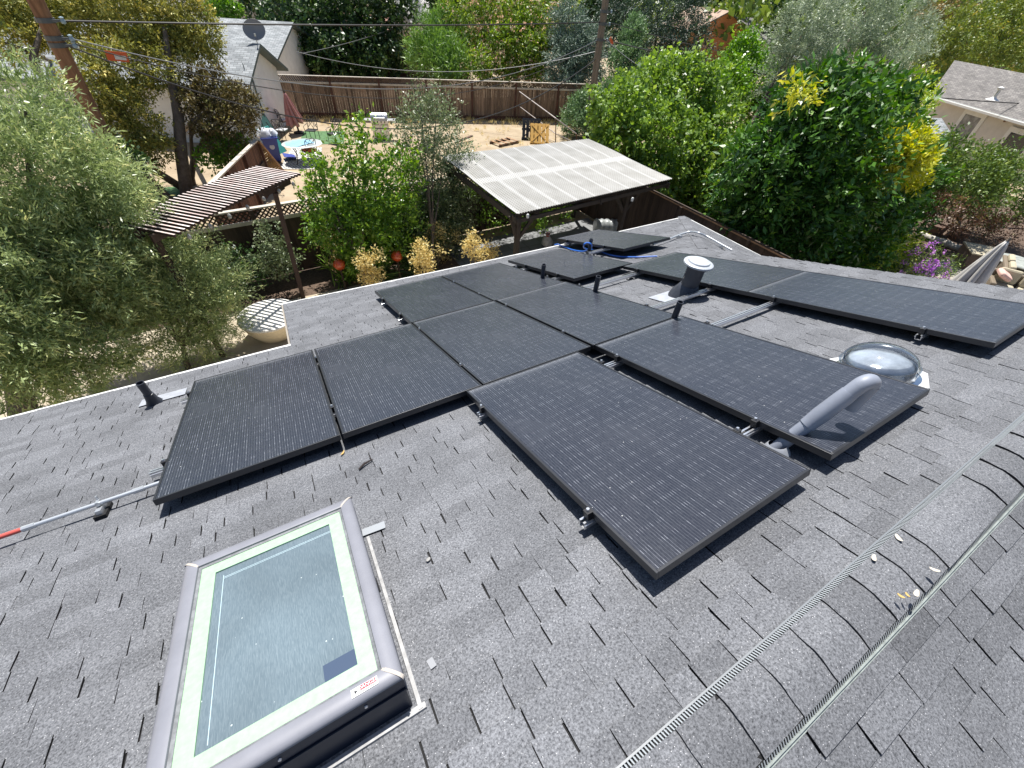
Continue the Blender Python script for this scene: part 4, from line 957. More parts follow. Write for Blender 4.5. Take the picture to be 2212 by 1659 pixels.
m_trim = mat("green_grey_trim", (0.10, 0.13, 0.125), 0.6)
m_beige = mat("beige_stucco", (0.60, 0.57, 0.53), 0.9, noise=0.08, nscale=2, bump=0.3, bscale=40)
def gable(t, o, d, length, width, eave, rise, over, mw, mr_, mt, rake=0.35, side_over=None):
    """gable wall centred on o facing d; the ridge runs back from it; width across"""
    d = Vector((d[0], d[1], 0)).normalized(); s = Vector((-d.y, d.x, 0)); o = Vector((o[0], o[1], G)); h = width / 2
    b = MB(); z = Vector((0, 0, 1)); k = rise / (h + over)
    prof = [o - s * h, o + s * h, o + s * h + z * (eave - 0.02 + k * over), o + z * (eave + rise - 0.03), o - s * h + z * (eave - 0.02 + k * over)]
    b.prism(prof, -d * length); b.build("wall", mw, t)
    th = 0.12
    for sg in (1, -1):
        b = MB(); a0 = o + d * rake + z * (eave + rise); a1 = o - d * (length + rake) + z * (eave + rise)
        e0 = o + d * rake + s * sg * (h + over) + z * eave; e1 = o - d * (length + rake) + s * sg * (h + over) + z * eave
        Ls = (e0 - a0).length; Ll = length + 2 * rake
        b.face([a0, a1, e1, e0] if sg < 0 else [a0, e0, e1, a1], 0, [(0, 0), (Ll, 0), (Ll, Ls), (0, Ls)] if sg < 0 else [(0, 0), (0, Ls), (Ll, Ls), (Ll, 0)])
        dz = Vector((0, 0, -th))
        b.face([a0 + dz, e0 + dz, e1 + dz, a1 + dz], 1); b.face([e0, e0 + dz, e1 + dz, e1] if sg > 0 else [e0, e1, e1 + dz, e0 + dz], 1)
        b.face([a0, a0 + dz, e0 + dz, e0], 1); b.face([a1, e1, e1 + dz, a1 + dz], 1)
        b.build("roof", [mr_, mt], t)
    return o, d, s
rh = None
def wall_window(t, o, d, s, x, z, w_, h_, off=0.03, door=False, glass=None):
    c = o + s * x + Vector((0, 0, z)) + d * off; rot = Matrix((s, d, Vector((0, 0, 1)))).transposed()
    b = MB(); fw = 0.09 if t is not rh else 0.24
    for sx_ in (-1, 1): b.box(c + s * sx_ * (w_ / 2 - fw / 2), (fw, 0.06, h_), rot)
    for sz in (-1, 1): b.box(c + Vector((0, 0, sz * (h_ / 2 - fw / 2))), (w_ - 2 * fw, 0.06, fw), rot)
    f = b.build("door" if door else "window", m_white, t)
    b = MB(); b.box(c - d * 0.015, (w_ - 2 * fw, 0.02, h_ - 2 * fw), rot); b.build("pane", glass or mat("window_glass", (0.03, 0.035, 0.04), 0.05), f)
    return f
# white house at the back left, two gables
E1 = atz(537, 192, -2.45); E2 = atz(622, 148, -2.45); mid = (E1 + E2) / 2; dx = (E2 - E1); wd = Vector((dx.x, dx.y, 0)).length; dx.normalize()
fd = Vector((dx.y, -dx.x, 0)).normalized()
wh = thing("white_house", "white stucco house with two grey shingle gables behind the juniper", "house", (mid.x, mid.y, G))
o1 = mid - fd * 0.45
gable(wh, o1, fd, 11.0, wd - 0.9, 2.35, 1.30, 0.45, m_wst, m_rg, m_trim, rake=0.45)
B1 = atz(636, 131, -2.45); B2 = atz(676, 87, -2.45); mid2 = (B1 + B2) / 2; wd2 = 6.4
pk = aty(650, 47, mid2.y - 0.3)
gable(wh, Vector((mid2.x - 0.3, mid2.y, G)) - fd * 0.45, fd, 11.0, (B2 - B1).length * 0.92 - 0.9, 2.35, 1.36, 0.45, m_wst, m_rg, m_trim, rake=0.45)
b = MB(); p0 = aty(546, 160, o1.y - 1.0); 
for px0, px1, rr_ in ((545, 583, 0.03), (541, 575, 0.018)):
    a = Vector((mid.x, mid.y, 0)) - dx * (wd * 0.20 if px0 == 545 else wd * 0.29) - fd * 0.40; MB().tube([(a.x, a.y, G + 3.1), (a.x, a.y, G + 0.4)], rr_, 8).build("service_pipe", m_trim, wh)
# dish
dp = aty(554, 93, (mid - fd * 0.5).y + 0.2)
t = thing("satellite_dish", "grey satellite dish standing on the ridge of the white house", "satellite dish", dp)
dc = aty(550, 66, dp.y - 0.1); dirn = (Vector(CAMP) - dc).normalized() + Vector((-0.1, 0.0, 0.35)); rot = Vector((0, 0, 1)).rotation_difference(dirn.normalized()).to_matrix()
b = MB(); b.lathe([(0.0, 0.0), (0.2, 0.02), (0.36, 0.07), (0.47, 0.125), (0.475, 0.12), (0.36, 0.055), (0.2, 0.005), (0, -0.015)], dc, rot @ Matrix.Scale(0.85, 3, Vector((0, 1, 0))), 28); b.build("reflector", mat("dish_grey", (0.24, 0.25, 0.27), 0.45), t, smooth=True)
MB().tube([dp + Vector((0, 0, -0.25)), dc + Vector((0, 0.05, -0.05))], 0.025, 8).build("mast", m_galv, t)
f_ = dc + dirn.normalized() * 0.45 + Vector((0, 0, -0.30)); b = MB(); b.tube([dc + Vector((0, 0, -0.35)), f_], 0.014, 6); b.box(f_, (0.07, 0.07, 0.10)); b.build("feed_arm", m_galv, t)
# house at the right edge
R1 = atz(2010, 204, -2.35); R2 = atz(2212, 262, -2.35); rx = (R2 - R1); rx.z = 0; rx.normalize()
rn = Vector((rx.y, -rx.x, 0)).normalized()
if rn.dot(Vector(CAMP) - R1) < 0: rn = -rn
rh = thing("beige_house", "pale stucco house with a brown-grey roof at the right edge", "house", (R1.x, R1.y, G))
RZ = -0.75
g0, g1 = atz(2062, 130, RZ), atz(2212, 165, RZ); gd = (g1 - g0).normalized()
g0, e0 = g0, Vector(R1); g1 = g0 + rx * 17; e1 = e0 + rx * 16
bk0 = Vector((2 * g0.x - e0.x, 2 * g0.y - e0.y, e0.z)); bk1 = Vector((2 * g1.x - e1.x, 2 * g1.y - e1.y, e1.z))
for a0, a1, c0, c1 in ((e0, e1, g0, g1), (bk0, bk1, g0, g1)):
    b = MB(); dz = Vector((0, 0, -.12)); LL = (a1 - a0).length; SS = (c0 - a0).length
    f4 = [a0, a1, c1, c0] if a0 is e0 else [a0, c0, c1, a1]
    b.face(f4, 0, [(0, 0), (LL, 0), (LL, SS), (0, SS)] if a0 is e0 else [(0, 0), (0, SS), (LL, SS), (LL, 0)])
    b.face([p + dz for p in f4][::-1], 1); b.face([a0, a0 + dz, a1 + dz, a1], 1); b.face([a0, c0, c0 + dz, a0 + dz], 1); b.face([a1, a1 + dz, c1 + dz, c1], 1)
    b.build("roof", [m_rb, m_white], rh)
w0 = e0 - rn * 0.45 + rx * 0.3; w1 = e1 - rn * 0.45; wk0 = lin(bk0, g0, 0.1) + rx * 0.3; wk1 = lin(bk1, g1, 0.1)
b = MB(); gp = g0 + rx * 0.3 - Vector((0, 0, .16)); 
def dn(p, z=G): return Vector((p.x, p.y, z))
zt_ = e0.z + 0.02
b.face([dn(w0), dn(w1), dn(w1, zt_), dn(w0, zt_)]); b.face([dn(wk0), dn(w0), dn(w0, zt_), gp, dn(wk0, zt_)]); b.face([dn(wk1), dn(wk0), dn(wk0, zt_), dn(wk1, zt_)]); b.face([dn(w1), dn(wk1), dn(wk1, zt_), g1 - Vector((0, 0, .16)), dn(w1, zt_)])
b.build("wall", m_beige, rh)
wb = R1 - rn * 0.45; sdir = rx
def rwin(px, py, w_, h_, z, door=False, glass=None):
    dd = ray(px, py); nn = np.array(rn); tt = ((np.array(wb) - CAMP) @ nn) / (dd @ nn); p = CAMP + tt * dd
    x = (Vector(p) - wb).dot(sdir); return wall_window(rh, Vector((wb.x, wb.y, G)), rn, sdir, x, z, w_, h_, 0.035, door, glass)
f_ = rwin(2097, 262, 1.7, 2.3, 1.1, True, mat("curtained_glass", (0.22, 0.23, 0.24), 0.15, noise=0.6, nscale=3))
rwin(2204, 300, 1.9, 2.05, 1.05, True)
dd = ray(2176, 258); nn = np.array(rn); tt = ((np.array(wb) - CAMP) @ nn) / (dd @ nn); p = Vector(CAMP + tt * dd) + rn * 0.08
b = MB(); b.lathe([(0, -0.14), (0.05, -0.12), (0.07, 0.02), (0.09, 0.06), (0.02, 0.13), (0, 0.13)], p, None, 10); b.build("wall_lamp", mat("lamp_brown", (0.16, 0.09, 0.05), 0.5), rh, smooth=True)
# gutter
b = MB(); a = Vector((R1.x, R1.y, G + 2.34)) + rn * 0.03; b.bar(a, a + rx * 17, 0.11, 0.11); b.build("gutter", m_white, rh)
# pipe on that roof
pz = atz(2146, 213, -1.72)
t = thing("roof_flue", "white metal flue standing on the roof of the pale house", "flue", pz); b = MB(); b.tube([pz + Vector((0, 0, -.1)), pz + Vector((0, 0, .42))], 0.075, 12); b.build("pipe", m_galv, t, smooth=True)
b = MB(); b.lathe([(0.13, 0.40), (0.15, 0.44), (0.15, 0.50), (0.0, 0.56)], pz, None, 14); b.build("cap", m_white, t, smooth=True)
b = MB(); b.lathe([(0.34, -0.06), (0.14, 0.02), (0.085, 0.09)], pz, None, 8); b.build("flashing", m_white, t)
# little grey roof beside it
p = g(1962, 285)
t = thing("small_shed", "small shed with a pale grey roof half hidden beside the pale house", "shed", (p.x, p.y, G))
sd0 = atz(1905, 254, G + 1.9); gable(t, sd0 + rx * 1.2, rn, 2.2, 2.4, 1.75, 0.5, 0.15, m_beige, m_rg, m_trim, rake=0.12)
# far houses
def far_house(label, px, py, Y, length, width, ang, mw, mr_, eave=2.6, rise=1.5):
    p = aty(px, py, Y); t = thing("far_house", label, "house", (p.x, p.y, G)); d = Vector((math.cos(ang), math.sin(ang), 0))
    gable(t, (p.x, p.y), d, length, width, eave, rise, 0.4, mw, mr_, m_trim, rake=0.35); return t, p, d
m_or = mat("orange_stucco", (0.52, 0.21, 0.085), 0.9)
far_house("orange-walled house with a gable among the far trees", 1552, 95, 43, 9, 7, R(-112), m_or, roof_mat("tan_roof", (0.42, 0.30, 0.22), (0.50, 0.37, 0.28), (0.3, 0.2, 0.15)), 3.2, 1.9)
far_house("far house with a plain grey-brown roof beyond the orange house", 1640, 60, 66, 16, 11, R(-20), m_beige, m_rb, 3.0, 2.3)
t, p, d = far_house("far grey-roofed house with white skylights, left of the big olive trees", 1770, 120, 40, 14, 9, R(-25), m_beige, m_rb, 2.6, 1.9)
for px, py, lab in ((1665, 112, "white skylight on the far grey roof, the left one"), (1723, 124, "white skylight on the far grey roof, near the olive tree")):
    q = aty(px, py, 35.0); tt_ = thing("far_skylight", lab, "skylight", q); b = MB(); b.box(q, (0.9, 0.9, 0.12), Matrix.Rotation(R(-25), 3, 'Z')); b.build("frame", m_white, tt_)
    b = MB(); b.box(q + Vector((0, 0, 0.09)), (0.7, 0.7, 0.06), Matrix.Rotation(R(-25), 3, 'Z')); b.build("pane", mat("pale_pane", (0.6, 0.65, 0.7), 0.2), tt_)
far_house("large brown-grey roof far behind the white house", 520, 60, 60, 22, 12, R(-28), m_beige, m_rb, 2.7, 2.2)
far_house("far shed with a rust-red roof between the dark tree and the oleander", 905, 95, 47, 8, 5, R(-25), m_lit, roof_mat("rust_roof", (0.42, 0.22, 0.17), (0.50, 0.30, 0.24), (0.35, 0.2, 0.15)), 2.4, 1.1)
# ------------------------------------------------------------------ utility poles and wires
m_pole1 = mat("red_brown_pole", (0.17, 0.085, 0.045), 0.9, noise=1, nscale=3, stretch=(4, 4, 0.35), color2=(0.33, 0.18, 0.10), bump=0.5, bscale=12)
m_pole2 = mat("grey_brown_pole", (0.14, 0.115, 0.09), 0.9, noise=1, nscale=3, stretch=(4, 4, 0.35), color2=(0.27, 0.225, 0.18), bump=0.5, bscale=12)
m_iron = mat("pole_hardware", (0.12, 0.13, 0.14), 0.5, metal=0.6)
m_ins = mat("insulator", (0.30, 0.40, 0.46), 0.2)
def pole(label, base, top, r0, r1, m_):
    t = thing("utility_pole", label, "utility pole", base)
    n_ = 14; b = MB(); b.tube([lin(base, top, i / n_) for i in range(n_ + 1)], [r0 + (r1 - r0) * i / n_ for i in range(n_ + 1)], 16); b.build("shaft", m_, t, smooth=True)
    return t
lb0 = g(310, 462); lt0 = aty(66, -20, lb0.y - 0.6); lt0 = lin(lb0, lt0, 1.25)
lp = pole("leaning red-brown utility pole at the left, half sunk behind the big olive tree", lb0, lt0, 0.205, 0.165, m_pole1)
rb0 = g(1266, 296); rt0 = aty(1310, -10, rb0.y); rt0 = lin(rb0, rt0, 1.2)
rpz = pole("grey-brown utility pole behind the carport, between juniper and cedar", rb0, rt0, 0.19, 0.16, m_pole2)
def on_pole(a, c, py):
    best = min((abs((lambda p: (829.5 + FPX * (CAMR[1] @ (np.array(p) - CAMP)) / (CAMR[2] @ (np.array(p) - CAMP))))(lin(a, c, s)) - py), s) for s in np.linspace(0, 1, 300)); return lin(a, c, best[1])
for t, a, c, ys in ((lp, lb0, lt0, (44, 82, 98)), (rpz, rb0, rt0, (26, 52, 86))):
    for y in ys:
        p = on_pole(a, c, y); b = MB(); b.tube([p + Vector((0, 0, -.05)), p + Vector((0, 0, .05))], 0.205, 12); b.box(p + Vector((0.24, -0.12, 0)), (0.28, 0.05, 0.05)); k = b.build("bracket", m_iron, t)
        b = MB(); b.lathe([(0, -.07), (0.05, -.05), (0.06, 0.0), (0.04, 0.04), (0.055, 0.07), (0, .09)], p + Vector((0.36, -0.12, 0)), None, 10); b.build("insulator", m_ins, k, smooth=True)
m_wire = mat("black_wire", (0.02, 0.02, 0.022), 0.5)
m_wire2 = mat("grey_wire", (0.20, 0.21, 0.22), 0.4, metal=0.3)
def wire(label, a, c, sag, r, m_=None):
    a = Vector(a); c = Vector(c); b = MB(); n_ = 26
    b.tube([lin(a, c, i / n_) - Vector((0, 0, 4 * sag * (i / n_) * (1 - i / n_))) for i in range(n_ + 1)], r, 6)
    return tag(b.build("overhead_wire", m_ or m_wire, None, smooth=True), label, "wire", "overhead wires")
L1, L2, L3 = on_pole(lb0, lt0, 44), on_pole(lb0, lt0, 82), on_pole(lb0, lt0, 98)
R1_, R2_, R3_ = on_pole(rb0, rt0, 48), on_pole(rb0, rt0, 86), on_pole(rb0, rt0, 110)
o_ = Vector((0.36, -0.12, 0))
wire("topmost wire, almost level between the two utility poles", L1 + o_, R1_ - o_ * 0.3, 0.10, 0.024)
wire("upper wire of the sagging pair between the two poles", L2 + o_, R2_ - o_ * 0.3, 1.55, 0.017, m_wire2)
wire("lower wire of the sagging pair between the two poles", L2 + o_ + Vector((0, 0, -.10)), R2_ - o_ * 0.3 + Vector((0, 0, -.12)), 1.75, 0.015)
wire("lowest thick cable, dropping from the left pole with the orange tag on it", L3 + o_ * 0.5, R3_ + Vector((0, 0, -0.3)), 2.55, 0.024)
wire("wire from the right pole off over the glossy tree towards the right edge", R2_ + o_, aty(2262, 226, 8.6), 0.5, 0.024)
wire("twisted drop wire from the right pole down to the far grey roof", R1_ + o_, aty(1730, 140, 33.0), 0.25, 0.018)
wire("second drop wire from the right pole towards the olive trees", R2_ + o_, aty(1760, 150, 30.0), 0.4, 0.016)
wire("slack drop wire from the right pole down into the bright green tree", R2_ + o_, aty(1420, 165, 16.5), 0.1, 0.012, m_wire2)
wire("thin wire from the white house wall across to the right pole", aty(643, 112, 32.0), R3_, 0.9, 0.014, m_wire2)
wire("thin wire slanting up from the white house into the dark trees", aty(655, 115, 33.0), aty(905, 38, 44.0), 0.2, 0.014, m_wire2)
# orange tag on the cable
tp = aty(253, 122, L3.y + 0.4)
t = thing("cable_tag", "orange warning tag hanging on the wire by the left pole", "tag", tp)
b = MB(); d1 = Vector((1, 0.1, -0.12)).normalized(); b.bar(tp - d1 * 0.24, tp + d1 * 0.24, 0.02, 0.22); b.build("plate", mat("tag_orange", (0.70, 0.13, 0.04), 0.5), t)
b = MB(); b.bar(tp - d1 * 0.06 - Vector((0, 0.014, 0.02)), tp + d1 * 0.19 - Vector((0, .014, 0.02)), 0.004, 0.10); b.build("print", m_white, t)
t2 = aty(1372, 162, R2_.y - 1.5); t2 = aty(1427, 160, 19.0)
t = thing("wire_marker", "small orange marker beside the right utility pole", "tag", aty(1318, 88, rb0.y - .4)); q = aty(1320, 88, rb0.y - .4)
b = MB(); b.bar(q + Vector((-.1, 0, .12)), q + Vector((.14, 0, -.14)), 0.02, 0.13); b.build("sleeve", mat("tag_orange", (0.7, 0.13, 0.04), 0.5), t)

# ------------------------------------------------------------------ neighbour's yard
m_black = mat("black_metal", (0.015, 0.015, 0.016), 0.45)
# rug
ra, rb_, rc, rd = g(603, 366), g(630, 320), g(696, 319), g(690, 366)
m_rug = bpy.data.materials.new("rug_weave"); m_rug.use_nodes = True
n = m_rug.node_tree.nodes; l = m_rug.node_tree.links; b_ = n["Principled BSDF"]
uvn = n.new("ShaderNodeUVMap"); sx = n.new("ShaderNodeSeparateXYZ"); l.new(uvn.outputs[0], sx.inputs[0])
def mth3(op, a, b=None, vb=None):
    q = n.new("ShaderNodeMath"); q.operation = op; l.new(a, q.inputs[0])
    if b is not None: l.new(b, q.inputs[1])
    elif vb is not None: q.inputs[1].default_value = vb
    return q.outputs[0]
fx = mth3('ABSOLUTE', mth3('SUBTRACT', mth3('FRACT', mth3('MULTIPLY', sx.outputs[0], vb=4.0)), vb=0.5)); fy = mth3('ABSOLUTE', mth3('SUBTRACT', mth3('FRACT', mth3('MULTIPLY', sx.outputs[1], vb=5.0)), vb=0.5))
dm = mth3('ADD', fx, fy)
band = mth3('LESS_THAN', mth3('ABSOLUTE', mth3('SUBTRACT', mth3('FRACT', mth3('MULTIPLY', dm, vb=2.6)), vb=0.5)), vb=0.2)
mx = n.new("ShaderNodeMixRGB"); l.new(band, mx.inputs[0]); mx.inputs[1].default_value = (0.62, 0.60, 0.56, 1); mx.inputs[2].default_value = (0.17, 0.165, 0.16, 1); l.new(mx.outputs[0], b_.inputs["Base Color"]); b_.inputs["Roughness"].default_value = 0.95
b = MB(); z_ = Vector((0, 0, 0.016)); b.face([ra + z_, rd + z_, rc + z_, rb_ + z_], 0, [(0, 0), (1, 0), (1, 1), (0, 1)]); i0 = len(b.v)
tag(b.build("rug", m_rug), "outdoor rug with grey diamond pattern under the patio table", "rug")
# table with cloth
tcn = atz(653, 309, G + 0.74)
t = thing("patio_table", "round glass patio table half covered by a blue cloth", "table", (tcn.x, tcn.y, G))
b = MB(); b.lathe([(0, 0.0), (0.72, 0.0), (0.75, -0.01), (0.72, -0.025), (0, -0.025)], tcn, Matrix.Scale(1.15, 3, Vector((1, 0, 0))), 30); b.build("tabletop", mat("pale_glass_top", (0.55, 0.60, 0.58), 0.15), t, smooth=True)
for a in (0.7, 2.3, 3.8, 5.4):
    e = Vector((math.cos(a), math.sin(a), 0)); MB().tube([tcn + e * 0.62 + Vector((0, 0, -.03)), tcn + e * 0.45 + Vector((0, 0, -.35)), tcn + e * 0.6 + Vector((0, 0, -.74))], 0.016, 6).build("leg", m_black, t)
b = MB(); nn = 10
for i in range(nn + 1):
    for j in range(nn + 1):
        x = (i / nn - 0.5) * 1.15; y = (j / nn - 0.5) * 0.8; rot = 0.5; zz = 0.012 + 0.012 * math.sin(i * 2.1 + j) + (-(max(0, (x * x + y * y) ** 0.5 - 0.55)) * 0.5)
        b.v.append((tcn.x - 0.12 + x * math.cos(rot) - y * math.sin(rot) + 0.03 * math.sin(j * 1.7), tcn.y + x * math.sin(rot) + y * math.cos(rot), tcn.z + zz + 0.012))
for i in range(nn):
    for j in range(nn): q = i * (nn + 1) + j; b.f.append((q, q + nn + 1, q + nn + 2, q + 1)); b.mi.append(0)
tag(b.build("tablecloth", mat("blue_cloth", (0.22, 0.43, 0.58), 0.8, noise=0.25, nscale=5), None, smooth=True), "crumpled light blue cloth lying on the glass patio table", "cloth")
# chairs
def chair(p, ang, label, cushion=None):
    t = thing("patio_chair", label, "chair", p, "black metal patio chairs in the neighbour's yard")
    Rz = Matrix.Rotation(ang, 3, 'Z'); P_ = lambda x, y, z: Vector(p) + Rz @ Vector((x, y, z))
    b = MB(); b.box(P_(0, 0, 0.43), (0.5, 0.48, 0.03), Rz); b.build("seat", m_black, t)
    for x in (-.23, .23):
        MB().tube([P_(x, 0.22, 0.43), P_(x, 0.25, 0)], 0.014, 6).build("leg", m_black, t); MB().tube([P_(x, -0.22, 0.43), P_(x, -0.27, 0)], 0.014, 6).build("leg", m_black, t)
        MB().tube([P_(x, -0.22, 0.66), P_(x * 1.1, 0.05, 0.66), P_(x * 1.1, 0.24, 0.62), P_(x, 0.22, 0.43)], 0.014, 6).build("armrest", m_black, t)
    b = MB(); b.tube([P_(-.24, -.22, .43), P_(-.24, -.30, .9), P_(-.15, -.32, .98), P_(.15, -.32, .98), P_(.24, -.30, .9), P_(.24, -.22, .43)], 0.016, 6)
    for x0, x1 in ((-.22, .22), (.22, -.22), (-.22, 0), (.22, 0), (0, -.22), (0, .22)): b.tube([P_(x0, -.24, .5), P_(x1, -.31, .95)], 0.009, 5)
    b.build("backrest", m_black, t)
    if cushion:
        b = MB(); b.box(P_(0, 0.01, 0.475), (0.46, 0.44, 0.06), Rz); b.build("cushion", cushion, t, bevel=0.02)
m_flo = mat("floral_cushion", (0.30, 0.32, 0.34), 0.8, noise=1, nscale=9, color2=(0.72, 0.70, 0.68))
def gg(x, y): return g((900 + x * .3165) / 1.8228, (300 + y * .3165) / 1.8228)
chair(gg(735, 670), -1.3, "black patio chair with floral cushion against the wall, behind the umbrella", m_flo)
chair(gg(700, 800), -0.6, "black low chair with floral cushion between bin and table", m_flo)
chair(gg(1060, 790), 2.6, "black patio chair behind the table, on the umbrella's right")
chair(gg(1340, 830), 2.2, "black patio chair standing apart, toward the barbecue")
chair(gg(1040, 1060), 0.3, "black patio chair on the near side of the table, orange seat below", mat("orange_cushion", (0.6, 0.16, 0.06), 0.7))
# umbrella
def closed_umbrella(name, label, base, top, rmax, hb, m_, mp, folds=8, flare=True):
    t = thing(name, label, "umbrella", base); base = Vector(base); top = Vector(top); ax_ = (top - base); H = ax_.length
    MB().tube([base, base + ax_ * 0.99], 0.024, 10).build("pole", mp, t)
    b = MB(); seg = folds * 8; lv = 14; rot = Vector((0, 0, 1)).rotation_difference(ax_.normalized()).to_matrix(); rr = random.Random(5); ph = [rr.uniform(-.3, .3) for _ in range(folds)]
    for i in range(lv + 1):
        s = i / lv; z = H * (1 - 0.015) - s * (H - hb); r = 0.03 + rmax * (s ** 0.8)
        for k in range(seg):
            a = 2 * math.pi * k / seg; f = abs(math.sin(folds / 2 * a)); rad = r * (0.52 + 0.48 * f) * (1 + 0.10 * ph[k // 8 % folds] * s)
            zz = z - (0.10 * ph[k // 8 % folds] + 0.07 * f) * s
            b.v.append(tuple(base + rot @ Vector((rad * math.cos(a + 0.5 * s), rad * math.sin(a + 0.5 * s), zz))))
    for i in range(lv):
        for k in range(seg): q = i * seg + k; q2 = i * seg + (k + 1) % seg; b.f.append((q, q2, q2 + seg, q + seg)); b.mi.append(0)
    o = b.build("canopy", m_, t, smooth=True); sd = o.modifiers.new("thickness", 'SOLIDIFY'); sd.thickness = 0.004
    b = MB(); b.lathe([(0, .06), (0.02, .04), (0.028, 0), (0.04, -.04)], top, rot, 10); b.build("finial", mp, t)
    b = MB(); b.lathe([(0.26, 0), (0.26, 0.05), (0.05, 0.09), (0.04, 0.3), (0, 0.3)], base, None, 20); b.build("base", m_black, t)
    return t
ub = g(646, 287); ut = aty(614, 199, ub.y - 0.2)
closed_umbrella("closed_umbrella", "closed faded pink umbrella by the white house wall", ub, ut, 0.44, 0.55, mat("pink_fabric", (0.58, 0.26, 0.25), 0.8, noise=0.15, nscale=4), m_black)
# bin and bags
def P2(x, y): return gg(x, y)
bp_ = P2(590, 1060)
t = thing("wheeled_bin", "blue wheeled rubbish bin stuffed with white bags", "bin", bp_)
m_blue = mat("bin_blue", (0.035, 0.06, 0.30), 0.4)
b = MB(); v8 = []
for z, s in ((0.06, 0.44), (0.98, 0.60)): v8 += [bp_ + Vector((x * s / 2, y * s / 2 * 1.05, z)) for x, y in ((-1, -1), (1, -1), (1, 1), (-1, 1))]
for k in range(4): b.face([v8[k], v8[(k + 1) % 4], v8[4 + (k + 1) % 4], v8[4 + k]])
b.face(v8[:4][::-1]); b.build("body", m_blue, t)
b = MB(); b.bar(bp_ + Vector((-.32, -.33, .98)), bp_ + Vector((.32, -.33, .98)), .04, .06); b.bar(bp_ + Vector((-.32, .33, .98)), bp_ + Vector((.32, .33, .98)), .04, .06); b.bar(bp_ + Vector((-.32, -.33, .98)), bp_ + Vector((-.32, .33, .98)), .04, .06); b.bar(bp_ + Vector((.32, -.33, .98)), bp_ + Vector((.32, .33, .98)), .04, .06); b.build("rim", m_blue, t)
for x in (-.24, .24):
    b = MB(); b.tube([bp_ + Vector((x - .03, .26, .11)), bp_ + Vector((x + .03, .26, .11))], 0.11, 14); b.build("wheel", m_black, t)
b = MB(); b.lathe([(0, 0), (0.10, 0)], bp_ + Vector((0.02, -0.305, 0.66)), Matrix.Rotation(R(78), 3, 'X'), 14); b.build("emblem", mat("emblem_white", (0.6, 0.62, 0.68), 0.5), t)
b = MB(); b.box(bp_ + Vector((0.62, 0.1, 0.14)), (0.5, 0.6, 0.03), Matrix.Rotation(R(14), 3, 'Y')); b.build("lid", m_blue, t, bevel=0.01)
for dx_, dy_, s, lab in ((-0.12, 0.0, 0.30, "white rubbish bag bulging from the blue bin, its left one"), (0.16, 0.05, 0.24, "smaller white rubbish bag in the blue bin")):
    o3 = bp_ + Vector((dx_, dy_, 1.10)); b = MB(); b.lathe([(s * math.sin(a) * (1 + .1 * math.sin(5 * a)), -s * 0.75 * math.cos(a)) for a in np.linspace(0.01, 3.13, 12)], o3, Matrix.Rotation(0.3, 3, 'X'), 14)
    rr = random.Random(8); b.v = [(x + rr.uniform(-.025, .025), y + rr.uniform(-.025, .025), z + rr.uniform(-.02, .02)) for x, y, z in b.v]
    tag(b.build("rubbish_bag", mat("white_bag", (0.66, 0.68, 0.74), 0.4), None, smooth=True), lab, "bag")
# folded teal chairs leaning on the wall
for x, y, lab, cc, hh in ((650, 960, "folded teal deck chair leaning beside the blue bin", (0.02, 0.22, 0.20), 1.0), (575, 800, "pale green folded chair leaning at the house wall", (0.25, 0.50, 0.38), 1.15)):
    p = P2(x, y); t = thing("folded_chair", lab, "folding chair", p); m_ = mat("teal_%d" % x, cc, 0.6)
    d_ = Vector((-0.42, 0.42, hh)); s_ = Vector((0.30, 0.30, 0))
    b = MB(); b.prism([p + s_ * .9, p - s_ * .9, p - s_ * .9 + d_, p + s_ * .9 + d_], Vector((0.03, -0.03, 0))); b.build("sling", m_, t)
    for k in (-1, 1): MB().tube([p + s_ * k, p + s_ * k + d_ * 1.12], 0.018, 6).build("leg", m_black if k > 0 else m_, t)
    MB().tube([p + s_ + d_ * .5, p - s_ + d_ * .5], 0.015, 6).build("crossbar", m_, t)
# cone
p = g(566, 362); t = thing("traffic_cone", "orange traffic cone behind the pergola's end", "cone", p)
MB().box(p + Vector((0, 0, .02)), (.34, .34, .04)).build("base", mat("cone_orange", (0.75, 0.09, 0.03), 0.5), t)
MB().lathe([(0.13, 0.04), (0.03, 0.62), (0, 0.62)], p, None, 16).build("body", MATS["cone_orange"], t, smooth=True)
# barbecue
p = g(826, 300); t = thing("barbecue", "stainless steel barbecue with a rounded lid on the dry grass", "barbecue", p); Rz = Matrix.Rotation(R(-20), 3, 'Z')
P_ = lambda x, y, z: p + Rz @ Vector((x, y, z))
m_ss = mat("stainless", (0.68, 0.68, 0.68), 0.3, metal=0.6)
MB().box(P_(0, 0, .40), (.80, .5, .74), Rz).build("cabinet", mat("cart_steel", (0.42, 0.40, 0.37), 0.4, metal=0.5), t, bevel=0.01)
MB().box(P_(0, -.01, .83), (.86, .54, .14), Rz).build("control_panel", m_ss, t, bevel=0.01)
for s in (-1, 1): MB().box(P_(s * .62, 0, .88), (.40, .46, .035), Rz).build("side_shelf", m_ss, t)
b = MB(); nn = 10; pr = [(0.27 * math.cos(a) - 0.0, 0.30 * math.sin(a)) for a in np.linspace(0, math.pi, nn + 1)]
b.prism([P_(-.41, y, .90 + z) for y, z in pr], Rz @ Vector((.82, 0, 0))); b.build("lid", m_ss, t, bevel=0.01)
MB().tube([P_(-.30, -.31, 1.02), P_(.30, -.31, 1.02)], .015, 8).build("handle", m_ss, t)
for x in (-.27, -.09, .09, .27): MB().tube([P_(x, -.28, .84), P_(x, -.32, .84)], .032, 10).build("knob", m_black, t)
